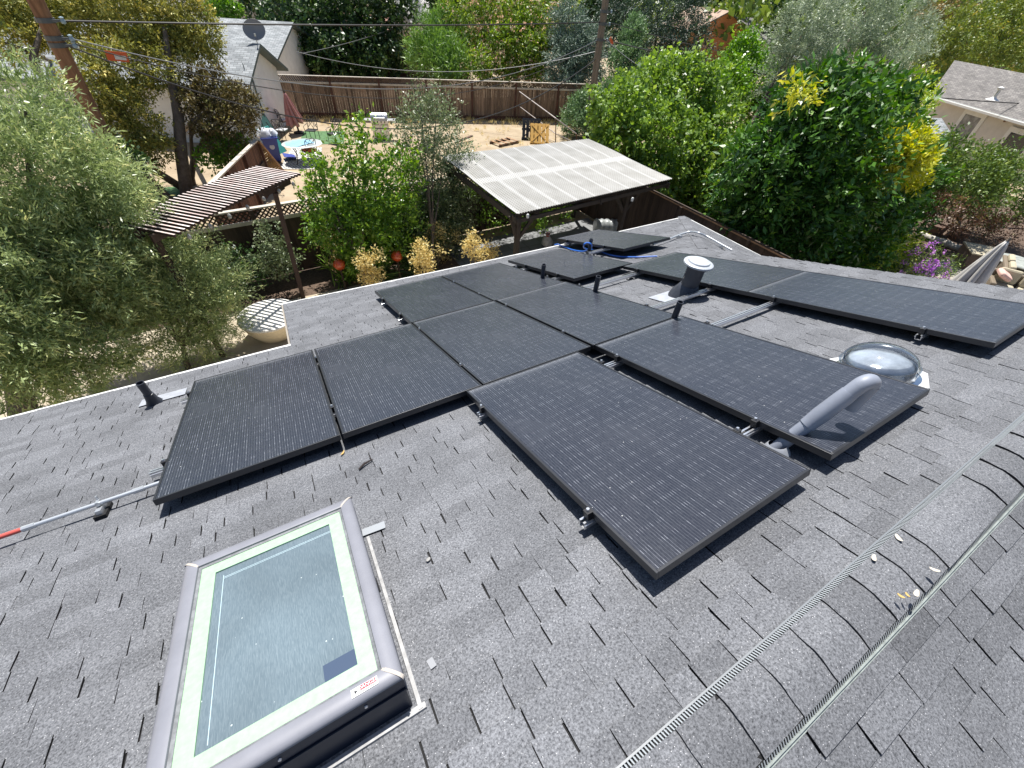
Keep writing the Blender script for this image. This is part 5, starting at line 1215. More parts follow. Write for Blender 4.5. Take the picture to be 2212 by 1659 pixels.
for s in (-1, 1):
    MB().box(P_(s * .2, -.254, .38), (.36, .01, .6), Rz).build("door", m_ss, t)
    MB().tube([P_(s * .38, .2, .03), P_(s * .42, .2, .03)], .05, 10).build("wheel", m_black, t)
# plastic pallets
def pallet(label, c, rot, m_, size=1.1):
    t = thing("plastic_pallet", label, "pallet", c, "plastic pallets leaning in the dry yard", rot)
    b = MB(); s = size
    for i in range(5): b.box((-s / 2 + s * (i + .5) / 5, 0, 0.05), (s / 5 - .05, s, .03))
    b.build("deck", m_, t, local=True)
    b = MB()
    for y in (-.45, 0, .45): b.box((0, y * s, -0.03), (s, .09, .12))
    b.build("runners", m_, t, local=True)
    b = MB(); b.bar((-s * .42, -s * .42, .075), (s * .42, s * .42, .075), .06, .02); b.bar((-s * .42, s * .42, .085), (s * .42, -s * .42, .085), .06, .02); b.build("brace", m_, t, local=True)
tilt = lambda az, ti: Matrix.Rotation(R(az), 3, 'Z') @ Matrix.Rotation(R(ti), 3, 'X')
pallet("black plastic pallet propped on edge, behind the yellow one", g(1146, 301) + Vector((0, 0, .5)), tilt(-28, 62), mat("black_plastic", (0.03, 0.032, 0.036), 0.5), 1.05)
pallet("yellow plastic pallet propped against the black one", g(1164, 308) + Vector((0, 0, .42)), tilt(-28, 50), mat("yellow_plastic", (0.62, 0.36, 0.08), 0.5), 1.05)
p = g(1090, 310); t = thing("wood_pallet", "broken wooden pallet lying flat in the dry grass", "pallet", p, rot=Matrix.Rotation(0.25, 3, 'Z'))
for i in range(4): b = MB(); b.box((-.62 + i * .4, 0.03 * (i % 2), .13), (.12, .85, .02)); b.build("slat", m_lit, t, local=True)
for y in (-.36, .36): b = MB(); b.box((0, y, .06), (1.5, .06, .11)); b.build("runner", m_lat, t, local=True)
tag(MB().bar(g(985, 312) + Vector((0, 0, .1)), g(1020, 303) + Vector((0, 0, .22)), .14, .06).build("plank", m_lat), "grey plank lying in the dry grass left of the wooden pallet", "plank")
# pipe railing
A0 = g(1118, 264); A1 = aty(1122, 198, A0.y); B0_ = g(1200, 306); B1_ = aty(1201, 256, B0_.y); C0 = g(1246, 312); C1 = aty(1245, 289, C0.y)
t = thing("pipe_frame", "long sloping pipe rails on posts in the dry yard, in front of the back fence", "pipe rail", A0)
m_pipe = mat("weathered_pipe", (0.38, 0.34, 0.32), 0.5, metal=0.3)
MB().tube([A1, B1_, C1], .03, 8).build("rail", m_pipe, t); A2 = lin(A0, A1, .55); MB().tube([A2, lin(B0_, B1_, .35), lin(C0, C1, .1)], .022, 8).build("rail", m_pipe, t)
for a, c in ((A0, A1), (B0_, B1_), (C0, C1)): MB().tube([a, c], .026, 8).build("post", m_rwr, t)

# ------------------------------------------------------------------ our side yard, at the right
ut = atz(2180, 517, -2.25)
closed_umbrella("closed_umbrella", "closed dusty white umbrella standing on the patio at the right", (ut.x, ut.y, G), ut, 0.44, 0.65, mat("white_canvas", (0.62, 0.60, 0.57), 0.85, noise=0.15, nscale=3), m_pole2, folds=7)
a, c = atz(1977, 504, G + .12), atz(2086, 541, G + .12)
t = thing("log", "pale weathered log edging the mulch bed", "log", (a + c) / 2); b = MB(); b.tube([lin(a, c, i / 8) + Vector((0, 0, .02 * math.sin(i * 1.7))) for i in range(9)], [.10, .13, .12, .14, .12, .13, .11, .13, .09], 10); b.build("log", mat("bleached_log", (0.50, 0.46, 0.40), 0.9, noise=0.45, nscale=7, stretch=(1, 4, 4)), t, smooth=True)
m_tan = mat("tan_cushion", (0.44, 0.39, 0.28), 0.85, noise=0.1, nscale=4); m_tanw = mat("wicker", (0.20, 0.16, 0.115), 0.8, bump=0.8, bscale=60)
def crx(x, y, z): return atz((3300 + x * .3315) / 1.8228, (850 + y * .3315) / 1.8228, z)
def sofa(label, c, ang, w_=1.5):
    t = thing("garden_sofa", label, "sofa", (c.x, c.y, G), "tan garden sofas on the side patio", Matrix.Rotation(ang, 3, 'Z'))
    MB().box((0, 0, .18), (w_, .8, .34)).build("base", m_tanw, t, local=True, bevel=.03)
    MB().box((0, -.34, .52), (w_, .14, .5)).build("backrest", m_tanw, t, local=True, bevel=.04)
    for s in (-1, 1): MB().box((s * (w_ / 2 - .07), .0, .42), (.14, .8, .34)).build("armrest", m_tanw, t, local=True, bevel=.04)
    for s in (-1, 1):
        MB().box((s * (w_ / 4 - .04), .05, .42), (w_ / 2 - .16, .62, .14)).build("seat_cushion", m_tan, t, local=True, bevel=.05)
        MB().box((s * (w_ / 4 - .04), -.22, .68), (w_ / 2 - .16, .16, .42), Matrix.Rotation(R(12), 3, 'X')).build("back_cushion", m_tan, t, local=True, bevel=.06)
sc1 = crx(2080, 690, G + .5); sofa("tan cushioned garden sofa behind the white umbrella, with a pale pink pillow on it", sc1, R(200))
sofa("tan garden sofa cut by the right edge, in front of the round table", crx(2120, 850, G + .5), R(115), 1.4)
p = crx(1975, 700, G + .74); b = MB(); b.box(p, (.5, .36, .16), Matrix.Rotation(.5, 3, 'Z') @ Matrix.Rotation(.4, 3, 'X')); tag(b.build("pillow", mat("pink_pillow", (0.66, 0.42, 0.36), 0.8, noise=.15, nscale=3), None, bevel=.07), "pale pink pillow on the tan sofa beside the umbrella", "pillow")
p = crx(2120, 540, G + .70); t = thing("garden_table", "round grey-topped garden table near the right edge", "table", (p.x, p.y, G))
MB().lathe([(0, .02), (.55, .02), (.57, 0), (.55, -.03), (0, -.03)], p, None, 30).build("tabletop", mat("worn_tabletop", (0.32, 0.34, 0.31), 0.5, noise=.35, nscale=5), t, smooth=True)
MB().lathe([(.34, 0), (.30, .04), (.06, .10), (.05, .66)], (p.x, p.y, G), None, 16).build("pedestal", m_tanw, t, smooth=True)
p = crx(1590, 600, G); t = thing("fire_pit", "tan box-shaped fire pit cover left of the white umbrella", "fire pit", p, rot=Matrix.Rotation(R(35), 3, 'Z'))
b = MB(); b.prism([(-.5, -.5, 0), (.5, -.5, 0), (.5, .5, 0), (-.5, .5, 0)], (0, 0, .55)); b.build("body", mat("brown_cover", (0.15, 0.11, 0.085), 0.8), t, local=True, bevel=.02)
MB().box((0, 0, .575), (1.06, 1.06, .05)).build("lid", m_tan, t, local=True, bevel=.015)
for i, (px, py, lab) in enumerate(((1938, 486, "brown half-barrel planter, left of the pale log"), (2015, 505, "brown half-barrel planter behind the middle of the log"), (2062, 517, "brown half-barrel planter behind the log's right end"))):
    p = g(px, py); t = thing("barrel_planter", lab, "planter", p, "half-barrel planters in the mulch")
    MB().lathe([(.24, 0), (.29, .18), (.31, .36), (.29, .36), (.28, .30), (0, .30)], p, None, 20).build("barrel", mat("barrel_wood", (0.11, 0.065, 0.045), 0.85, noise=.4, nscale=3, stretch=(6, 6, 1)), t, smooth=True)
    for z, r_ in ((.09, .268), (.27, .304)): MB().lathe([(r_, z), (r_ + .006, z + .002), (r_ + .006, z + .03), (r_, z + .032)], p, None, 20).build("hoop", m_black, t)
p = g(1985, 448 + 14); b = MB(); rr = random.Random(2)
b.lathe([(0, .30), (.35, .26), (.55, .12), (.62, 0)], p, Matrix.Scale(1.5, 3, Vector((1, 0.3, 0)).normalized()), 12); b.v = [(x + rr.uniform(-.06, .06), y + rr.uniform(-.06, .06), z + rr.uniform(0, .04)) for x, y, z in b.v]
tag(b.build("boulder", mat("pale_stone", (0.45, 0.42, 0.36), 0.9, noise=.2, nscale=3)), "pale flat boulder in the sun beyond the planters", "boulder")
# leaning arbour posts at the right
t = thing("arbor", "brown arbour of two tall posts and a beam under the hedge at the right", "arbor", g(2130, 470))
q0, q1 = g(2098, 470), g(2190, 475); q0t, q1t = q0 + Vector((0, 0, 2.1)), q1 + Vector((0, 0, 2.1))
for a, c in ((q0, q0t), (q1, q1t)): MB().bar(a, c, .11, .11).build("post", m_pole2, t)
MB().bar(q0t + Vector((0, 0, .05)), q1t + Vector((0, 0, .05)), .09, .12).build("beam", m_pole2, t)
# bicycle at the wall
def bicycle(label, c, ang):
    t = thing("bicycle", label, "bicycle", c, rot=Matrix.Rotation(ang, 3, 'Z') @ Matrix.Rotation(R(8), 3, 'Y'))
    for y in (-.52, .52):
        b = MB(); pts = [(0, y + .33 * math.cos(a), .34 + .33 * math.sin(a)) for a in np.linspace(0, 2 * math.pi, 25)]; b.tube(pts, .02, 6, caps=False)
        for a in np.linspace(0, math.pi, 7)[:-1]: b.tube([(0, y + .33 * math.cos(a), .34 + .33 * math.sin(a)), (0, y - .33 * math.cos(a), .34 - .33 * math.sin(a))], .003, 4)
        b.build("wheel", m_black, t, local=True)
    b = MB()
    for p, q in (((0, -.52, .34), (0, -.08, .32)), ((0, -.08, .32), (0, -.2, .82)), ((0, -.2, .82), (0, -.52, .34)), ((0, -.18, .76), (0, .36, .80)), ((0, -.08, .32), (0, .38, .72)), ((0, .34, .95), (0, .52, .34))): b.tube([p, q], .018, 6)
    b.build("frame", mat("bike_blue", (0.04, 0.05, 0.08), 0.4), t, local=True)
    MB().tube([(-.28, .28, 1.0), (-.1, .36, 1.0), (.1, .36, 1.0), (.28, .28, 1.0)], .014, 6).build("handlebar", m_black, t, local=True)
    b = MB(); b.box((0, -.22, .90), (.14, .26, .05)); b.build("saddle", m_black, t, local=True, bevel=.02)
pw = wb - rn * -0.5
def wallpt(px, py, off):
    dd = ray(px, py); nn = np.array(rn); o_ = np.array(wb) + nn * off; tt = ((o_ - CAMP) @ nn) / (dd @ nn); return Vector(CAMP + tt * dd)
q = wallpt(2048, 283, 0.5); bicycle("dark bicycle leaning on the wall of the pale house", (q.x, q.y, G), math.atan2(rx.y, rx.x) - math.pi / 2)
# ------------------------------------------------------------------ vegetation
def norm(a): return a / (np.linalg.norm(a, axis=-1, keepdims=True) + 1e-9)
def leaf_obj(name, m_, parent, lobes, count, L, W, seed, per=26, cl=0.16, twig=0.30, out=0.7, jitter=0.75, droop=0.0, up=0.15, shell=0.55, rag=0.12, tone_mid=0.5, tone_top=0.25, zs=1.0, gap=0.0):
    """leaves on twigs spread through the lobes of a crown; lobes: (centre, radius)"""
    rg = np.random.default_rng(seed)
    C = np.array([tuple(c) for c, r in lobes], float); Rr = np.array([r for c, r in lobes], float)
    wgt = Rr ** 2; nc = max(4, count // per); li = rg.choice(len(lobes), nc, p=wgt / wgt.sum())
    d = norm(rg.normal(size=(nc, 3))); rad = shell + (1.0 - shell) * np.sqrt(rg.random(nc)) + rg.normal(size=nc) * rag
    if gap:                                     # leave holes: drop the twigs where a coarse noise is low
        ph = rg.random((4, 3)) * 6.28; kf = 2.2 / np.mean(Rr)
        s = sum(np.sin((C[li] + d * Rr[li, None]) @ (norm(rg.normal(size=3)) * kf * (1 + q)) + ph[q, 0]) for q in range(4))
        keep = s > -1.4 + gap; d, rad, li = d[keep], rad[keep], li[keep]; nc = len(li)
    cc = C[li] + d * (Rr[li] * rad)[:, None] * np.array([1, 1, zs])
    ctone = np.clip(tone_mid + rg.normal(size=nc) * 0.17, 0, 1)
    tdir = norm(d * out + rg.normal(size=(nc, 3)) * 0.45 + np.array([0, 0, up - droop]))
    i = np.repeat(np.arange(nc), per); n_ = len(i)
    tt = rg.random(n_)
    base = cc[i] + tdir[i] * (tt * twig)[:, None] + rg.normal(size=(n_, 3)) * cl * 0.5
    ld = norm(tdir[i] * 0.9 + rg.normal(size=(n_, 3)) * jitter + np.array([0, 0, -droop]))
    sd = norm(np.cross(ld, rg.normal(size=(n_, 3)) + np.array([0, 0, 0.8])))
    sc_l = (0.45 + 0.85 * rg.random(n_)); ll = L * sc_l; ww = W * sc_l
    nr = norm(np.cross(ld, sd))
    p0 = base; p2 = base + ld * ll[:, None]; mid = base + ld * (ll * 0.45)[:, None] - nr * (ww * 0.10)[:, None]
    p1 = mid + sd * (ww * 0.5)[:, None]; p3 = mid - sd * (ww * 0.5)[:, None]
    V = np.stack([p0, p1, p2, p3], 1).reshape(-1, 3)
    if parent is not None:
        V = V - np.array(top_matrix(parent).translation)
    tone = np.clip(ctone[i] + rg.normal(size=n_) * 0.12 + tone_top * (tt - 0.5), 0, 1).astype(np.float32)
    me = bpy.data.meshes.new(name); me.vertices.add(n_ * 4); me.vertices.foreach_set("co", V.astype(np.float32).ravel())
    me.loops.add(n_ * 4); me.loops.foreach_set("vertex_index", np.arange(n_ * 4, dtype=np.int32))
    me.polygons.add(n_); me.polygons.foreach_set("loop_start", np.arange(0, n_ * 4, 4, dtype=np.int32))
    try: me.polygons.foreach_set("loop_total", np.full(n_, 4, dtype=np.int32))
    except Exception: pass
    me.update(calc_edges=True)
    at = me.attributes.new("tone", 'FLOAT', 'FACE'); at.data.foreach_set("value", tone)
    me.materials.append(m_)
    o = bpy.data.objects.new(name, me); col.objects.link(o)
    if parent is not None: o.parent = parent
    return o
def lb(px, py, Y, r, k=1.0):
    c = aty(px, py, Y); return (c, r * k * depth(c) / FPX)
m_bark = mat("grey_bark", (0.085, 0.068, 0.055), 0.95, noise=1, nscale=5, color2=(0.20, 0.165, 0.135), bump=0.8, bscale=18)
m_barkd = mat("dark_brown_bark", (0.045, 0.032, 0.025), 0.95, noise=0.4, nscale=6, bump=0.6, bscale=18)
def trunk(parent, base, lobes, r0, m_, seed, fork=0.35, limbs=7, name="trunk"):
    rr = random.Random(seed); b = MB(); base = Vector(base)
    cs = [Vector(c) for c, r in lobes]; cen = sum(cs, Vector()) / len(cs)
    top = base + (cen - base) * fork; top.x = base.x + (top.x - base.x) * 0.6; top.y = base.y + (top.y - base.y) * 0.6
    b.tube([base - Vector((0, 0, .1)), lin(base, top, .3) + Vector((rr.uniform(-.1, .1), rr.uniform(-.1, .1), 0)) * r0 * 4, lin(base, top, .7), top], [r0 * 1.25, r0, r0 * .85, r0 * .75], 9)
    sel = cs[:]; rr.shuffle(sel)
    for c in sel[:limbs]:
        m1 = lin(top, c, .45) + Vector((rr.uniform(-1, 1), rr.uniform(-1, 1), rr.uniform(-.2, .6))) * r0 * 1.5
        b.tube([top - (top - base) * 0.05, m1, lin(m1, c, .6), c], [r0 * .62, r0 * .40, r0 * .22, r0 * .08], 7)
    return b.build(name, m_, parent, smooth=True)
def tree(name, label, cat, base, lobes, m_, count, L, W, seed, r0=0.12, bark=None, group=None, tk=True, crown="crown", fork=0.35, limbs=7, **kw):
    base = Vector(base); t = thing(name, label, cat, base, group)
    if tk: trunk(t, base, lobes, r0, bark or m_bark, seed, fork, limbs, "trunk" if cat == "tree" else "stems")
    leaf_obj(crown, m_, t, lobes, count, L, W, seed, **kw)
    return t
# leaf colours
m_oliv = leaf_mat("olive_leaf", (0.10, 0.145, 0.055), (0.285, 0.34, 0.155), (0.43, 0.43, 0.20), 0.38, 0.26)
m_oliv2 = leaf_mat("grey_olive_leaf", (0.07, 0.105, 0.06), (0.25, 0.30, 0.20), (0.36, 0.40, 0.29), 0.45, 0.22)
m_citr = leaf_mat("citrus_leaf", (0.040, 0.095, 0.014), (0.145, 0.25, 0.032), (0.26, 0.36, 0.07), 0.32, 0.3)
m_small = leaf_mat("small_grey_leaf", (0.06, 0.085, 0.04), (0.16, 0.20, 0.10), (0.32, 0.34, 0.24), 0.4, 0.25)
m_mulb = leaf_mat("mulberry_leaf", (0.06, 0.115, 0.022), (0.18, 0.275, 0.05), (0.28, 0.37, 0.08), 0.42, 0.35)
m_laur = leaf_mat("glossy_leaf", (0.016, 0.048, 0.010), (0.062, 0.150, 0.020), (0.14, 0.24, 0.035), 0.40, 0.22, spec=0.5)
m_yell = leaf_mat("yellow_leaf", (0.16, 0.21, 0.02), (0.42, 0.41, 0.04), (0.52, 0.48, 0.10), 0.4, 0.35)
m_juni = leaf_mat("juniper_leaf", (0.07, 0.095, 0.024), (0.31, 0.30, 0.07), (0.52, 0.44, 0.13), 0.6, 0.18)
m_ced = leaf_mat("blue_cedar_leaf", (0.055, 0.085, 0.065), (0.14, 0.19, 0.14), (0.20, 0.26, 0.2), 0.55, 0.15)
m_dkc = leaf_mat("dark_conifer_leaf", (0.010, 0.024, 0.014), (0.032, 0.065, 0.036), (0.08, 0.13, 0.06), 0.5, 0.12)
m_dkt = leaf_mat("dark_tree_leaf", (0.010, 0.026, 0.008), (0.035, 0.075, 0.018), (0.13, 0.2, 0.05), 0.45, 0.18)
m_silk = leaf_mat("feathery_leaf", (0.055, 0.11, 0.016), (0.17, 0.25, 0.035), (0.28, 0.33, 0.07), 0.5, 0.3)
m_pink = leaf_mat("pink_blossom", (0.50, 0.30, 0.22), (0.58, 0.42, 0.30), (0.6, 0.48, 0.35), 0.6, 0.3)
m_spik = leaf_mat("spiky_leaf", (0.045, 0.10, 0.02), (0.14, 0.24, 0.05), (0.22, 0.32, 0.09), 0.5, 0.25)
m_whit = leaf_mat("white_blossom", (0.6, 0.62, 0.56), (0.78, 0.78, 0.74), None, 0.6, 0.3)
m_brig = leaf_mat("bright_leaf", (0.05, 0.12, 0.018), (0.13, 0.25, 0.03), (0.24, 0.36, 0.06), 0.4, 0.3)
m_autm = leaf_mat("olive_gold_leaf", (0.05, 0.085, 0.016), (0.15, 0.19, 0.032), (0.27, 0.235, 0.05), 0.5, 0.25)
m_hedg = leaf_mat("hedge_leaf", (0.035, 0.07, 0.014), (0.11, 0.165, 0.03), (0.2, 0.25, 0.06), 0.45, 0.25)
m_dry = leaf_mat("straw_leaf", (0.40, 0.31, 0.11), (0.56, 0.46, 0.22), (0.6, 0.52, 0.3), 0.6, 0.3)
m_purp = leaf_mat("purple_petal", (0.30, 0.10, 0.42), (0.50, 0.22, 0.62), (0.62, 0.32, 0.6), 0.6, 0.3)
m_lime = leaf_mat("lime_leaf", (0.12, 0.2, 0.02), (0.30, 0.38, 0.04), (0.5, 0.5, 0.08), 0.4, 0.3)
OL = [(60, 340, 9.6, 140), (150, 420, 9.6, 135), (40, 560, 8.8, 150), (175, 560, 9.0, 110), (110, 690, 8.4, 135), (225, 630, 8.8, 85), (40, 770, 7.8, 100), (170, 750, 8.2, 85), (262, 500, 9.6, 55), (55, 240, 10.0, 75), (235, 390, 10, 55), (-60, 450, 9, 150), (-60, 700, 8, 150), (250, 560, 9.4, 50), (110, 300, 9.9, 60)]
tree("olive_tree", "huge grey-green olive tree filling the left edge, leaning over the eave", "tree", (-4.6, 8.3, G), [lb(*a) for a in OL], m_oliv, 150000, 0.11, 0.023, 11, r0=0.2, fork=0.4, per=40, cl=0.12, twig=0.34, jitter=0.5, gap=0.35, limbs=10)
SO = [(390, 600, 9.3, 74), (440, 640, 9.3, 72), (375, 690, 9.0, 76), (335, 640, 9.1, 62), (475, 600, 9.4, 46), (425, 548, 9.5, 40), (520, 622, 9.4, 20), (405, 735, 8.8, 58), (360, 560, 9.4, 46), (460, 690, 9.1, 50), (395, 525, 9.6, 18), (440, 512, 9.6, 14), (330, 720, 8.9, 45), (300, 590, 9.3, 40)]
tree("olive_tree", "smaller olive tree by the tub, its narrow leaves catching the sun", "tree", atz(406, 800, G), [lb(*a) for a in SO], m_oliv, 62000, 0.085, 0.017, 12, r0=0.055, per=36, cl=0.09, twig=0.3, jitter=0.45, gap=0.3)
BU = [(590, 535, 11.1, 22), (572, 568, 11.1, 20), (603, 568, 11.1, 26), (556, 498, 11.2, 8), (598, 505, 11.2, 17), (630, 560, 11.1, 12)]
tree("bush", "bright small-leaved bush in front of the dark fence, left of the pergola post", "bush", atz(592, 606, G), [lb(*a) for a in BU], m_small, 2600, 0.075, 0.04, 13, r0=0.03, crown="foliage", per=14, cl=0.1, twig=0.2)
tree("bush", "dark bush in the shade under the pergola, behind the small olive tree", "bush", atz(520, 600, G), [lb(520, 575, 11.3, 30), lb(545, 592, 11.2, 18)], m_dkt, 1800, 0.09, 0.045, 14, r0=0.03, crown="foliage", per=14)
CI = [(720, 410, 11.2, 50), (790, 340, 11.3, 42), (800, 430, 11.2, 70), (858, 400, 11.2, 48), (775, 500, 11.1, 75), (720, 490, 11.1, 52), (845, 490, 11.1, 60), (795, 275, 11.5, 16), (690, 372, 11.2, 26), (755, 315, 11.3, 18), (880, 345, 11.3, 26), (785, 550, 11.0, 34), (793, 300, 11.4, 18), (710, 285, 11.3, 8), (680, 420, 11.2, 22)]
tree("citrus_tree", "bright green citrus tree with glossy leaves, in the planting bed by the fence", "tree", atz(790, 628, G), [lb(*a) for a in CI], m_citr, 22000, 0.115, 0.055, 15, r0=0.08, per=16, cl=0.14, twig=0.26, gap=0.25)
GT = [(930, 275, 11.9, 40), (900, 330, 11.9, 42), (960, 335, 11.9, 44), (940, 400, 11.8, 55), (985, 420, 11.8, 38), (893, 250, 12.0, 20), (960, 245, 12.0, 20), (925, 225, 12.0, 18), (1000, 345, 11.9, 18), (930, 470, 11.7, 55), (970, 500, 11.7, 45), (905, 205, 12.0, 8), (945, 205, 12.0, 8), (870, 290, 11.9, 16), (1020, 375, 11.9, 14)]
tree("leafy_tree", "airy grey-green tree with tiny leaves, between the citrus tree and the carport", "tree", atz(935, 590, G), [lb(*a) for a in GT], m_small, 30000, 0.07, 0.036, 16, r0=0.05, per=18, cl=0.13, twig=0.42, jitter=0.7, gap=0.3, up=0.5)
for i, (px, py, r_, h, lab) in enumerate(((803, 600, 26, 44, "straw-yellow shrub nearest the step in the roof, right of the orange ball"), (918, 578, 30, 40, "straw-yellow shrub at the eave below the shaded orange ball"), (1036, 556, 26, 36, "straw-yellow shrub at the eave beside the carport floor"))):
    Y = 9.7 - i * 0.35; rr = random.Random(50 + i)
    c = [lb(px + rr.uniform(-.3, .3) * r_, py - 2, Y, r_ * .6)] + [lb(px + rr.uniform(-1, 1) * r_, py - rr.uniform(.1, 1.1) * h, Y, r_ * rr.uniform(.18, .38)) for _ in range(7)]
    p = aty(px, py + 10, Y); tree("yellow_shrub", lab, "shrub", (p.x, p.y, G), c, m_dry, 1500, 0.07, 0.034, 20 + i, r0=0.02, crown="foliage", per=12, cl=0.09, twig=0.16, group="straw-yellow shrubs along the eave")
tree("yellow_shrub", "tall thin dry shrub with straw leaves in front of the airy tree", "shrub", atz(945, 585, G), [lb(940, 500, 10.9, 13), lb(948, 520, 10.9, 10), lb(985, 508, 10.9, 8), lb(935, 545, 10.9, 9), lb(958, 555, 10.9, 10)], m_dry, 1300, 0.055, 0.026, 26, r0=0.02, crown="foliage", per=10, cl=0.09, twig=0.18)
tree("yellow_shrub", "spindly dry stem with yellow tufts left of the orange ball", "shrub", atz(716, 600, G), [lb(713, 508, 10.8, 7), lb(718, 535, 10.8, 9), lb(708, 560, 10.8, 6)], m_dry, 320, 0.05, 0.026, 27, r0=0.015, crown="foliage", per=8, cl=0.07)
p = atz(742, 606, G); t = thing("strappy_plant", "dark strappy-leaved plant below the orange ball", "plant", p)
leaf_obj("leaves", m_citr, t, [(p + Vector((0, 0, .2)), .22), (p + Vector((.35, .1, .15)), .18)], 420, 0.55, 0.035, 28, per=20, cl=0.1, twig=0.05, out=1.0, jitter=0.5, up=0.7)
p = atz(860, 600, G); t = thing("strappy_plant", "dark strappy plants in the shade right of the yellow shrub", "plant", p)
leaf_obj("leaves", m_dkt, t, [(p + Vector((0, 0, .2)), .3), (p + Vector((.6, 0, .2)), .3), (p + Vector((-.5, .1, .2)), .3)], 600, 0.5, 0.035, 29, per=20, cl=0.1, twig=0.05, out=1.0, jitter=0.5, up=0.7)
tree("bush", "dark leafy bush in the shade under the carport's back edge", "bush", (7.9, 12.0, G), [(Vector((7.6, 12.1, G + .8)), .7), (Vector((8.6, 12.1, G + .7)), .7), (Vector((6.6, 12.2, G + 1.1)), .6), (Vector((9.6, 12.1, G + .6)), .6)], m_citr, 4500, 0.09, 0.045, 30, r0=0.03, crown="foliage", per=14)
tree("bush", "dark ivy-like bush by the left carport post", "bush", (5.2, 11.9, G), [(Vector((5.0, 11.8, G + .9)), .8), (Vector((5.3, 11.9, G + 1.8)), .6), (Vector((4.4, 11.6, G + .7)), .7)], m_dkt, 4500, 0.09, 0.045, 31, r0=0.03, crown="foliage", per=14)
MU = [(1330, 240, 13, 48), (1395, 205, 13.5, 55), (1470, 215, 13.5, 62), (1530, 270, 12.5, 58), (1345, 315, 12.5, 58), (1430, 310, 12, 78), (1520, 345, 11.5, 66), (1405, 385, 11.5, 55), (1485, 415, 11, 58), (1325, 350, 12.3, 36), (1560, 410, 10.5, 48), (1430, 160, 14, 34), (1520, 190, 13, 48), (1310, 290, 12.8, 30), (1590, 330, 11, 45), (1440, 430, 11.2, 30), (1300, 215, 13.2, 20), (1480, 160, 14, 24)]
tree("mulberry_tree", "broad bright green tree overhanging the carport's right corner", "tree", (16.0, 11.3, G), [lb(*a) for a in MU], m_mulb, 60000, 0.155, 0.11, 17, r0=0.14, per=16, cl=0.18, twig=0.4, droop=0.35, gap=0.3)
LA = [(1790, 240, 6.4, 78), (1725, 290, 6.4, 85), (1860, 290, 6.2, 88), (1650, 370, 6.4, 85), (1760, 390, 6, 130), (1890, 380, 6, 92), (1700, 480, 5.8, 105), (1830, 490, 5.6, 95), (1905, 470, 5.6, 70), (1600, 430, 6.6, 60), (1625, 510, 6.2, 55), (1760, 560, 5.4, 70), (1850, 200, 6.5, 36), (1750, 200, 6.5, 40), (1930, 330, 6, 50), (1880, 545, 5.4, 45), (1600, 490, 6.4, 40)]
lt = tree("laurel_tree", "large dark glossy evergreen tree with yellow shoots, right of the roof", "tree", (15.2, 5.4, G), [lb(*a) for a in LA], m_laur, 78000, 0.20, 0.078, 18, r0=0.16, per=14, cl=0.18, twig=0.3, droop=0.1, gap=0.25, fork=0.3)
leaf_obj("yellow_shoots", m_yell, lt, [lb(1712, 200, 5.9, 14), lb(1735, 186, 6.0, 10), lb(1690, 222, 5.8, 7), lb(1745, 215, 5.9, 7), lb(1945, 320, 5.0, 36), lb(1962, 370, 4.9, 32), lb(1920, 350, 4.9, 30), lb(1950, 345, 4.8, 36), lb(1955, 415, 5.2, 20), lb(1895, 325, 5.2, 20), lb(1975, 345, 5.3, 22)], 9000, 0.14, 0.055, 19, per=12, cl=0.12, twig=0.25)
tree("lime_shrub", "lime-yellow shrub at the foot of the dark glossy tree", "shrub", atz(1905, 600, G), [lb(1905, 530, 4.6, 34), lb(1940, 528, 4.6, 26), lb(1880, 545, 4.6, 22), lb(1925, 570, 4.4, 32), lb(1900, 590, 4.3, 28)], m_lime, 4200, 0.12, 0.042, 40, r0=0.03, crown="foliage", per=12)
fs = tree("flowering_shrub", "shrub with purple flowers beyond the roof's edge, beside the patio", "shrub", atz(1990, 620, G), [lb(1985, 585, 3.6, 42), lb(1955, 575, 3.8, 30), lb(2030, 590, 3.4, 30), lb(1990, 545, 3.8, 20), lb(2005, 615, 3.3, 36)], m_hedg, 4500, 0.07, 0.03, 41, r0=0.025, crown="foliage", per=12, cl=0.1)
leaf_obj("flowers", m_purp, fs, [lb(1990, 560, 3.7, 30), lb(2030, 585, 3.4, 26), lb(1995, 598, 3.4, 30), lb(2010, 525, 3.8, 10), lb(1965, 585, 3.6, 20), lb(2048, 578, 3.3, 8)], 900, 0.075, 0.06, 42, per=9, cl=0.06, twig=0.06)
BO = [(1740, 75, 15, 62), (1715, 165, 14.5, 58), (1755, 225, 14, 45), (1690, 220, 14.5, 34), (1760, 30, 15.5, 34)]
tree("olive_tree", "grey-green olive tree beyond the bright tree, the left of two", "tree", (22.5, 14.6, G), [lb(*a) for a in BO], m_oliv2, 40000, 0.15, 0.034, 43, r0=0.16, per=34, cl=0.16, twig=0.5, gap=0.6)
BO2 = [(1850, 45, 15.5, 72), (1905, 110, 14.5, 78), (1865, 185, 13.8, 70), (1940, 50, 15.5, 48), (1905, 240, 13, 50), (1830, 120, 15, 50), (1960, 90, 15, 36), (1880, 5, 16, 45)]
tree("olive_tree", "taller grey-green olive tree above the dark glossy tree, the right of two", "tree", (26.0, 13.4, G), [lb(*a) for a in BO2], m_oliv2, 60000, 0.155, 0.036, 44, r0=0.18, per=34, cl=0.16, twig=0.5, gap=0.6)
tree("lime_shrub", "yellow-green bush between the olive tree and the pale house", "shrub", atz(1960, 300, G), [lb(1945, 220, 11.5, 36), lb(1978, 190, 12, 30), lb(1960, 250, 11, 32), lb(1920, 260, 11, 24), lb(1990, 220, 11.2, 22)], m_lime, 7000, 0.14, 0.06, 45, r0=0.06, crown="foliage", per=14)
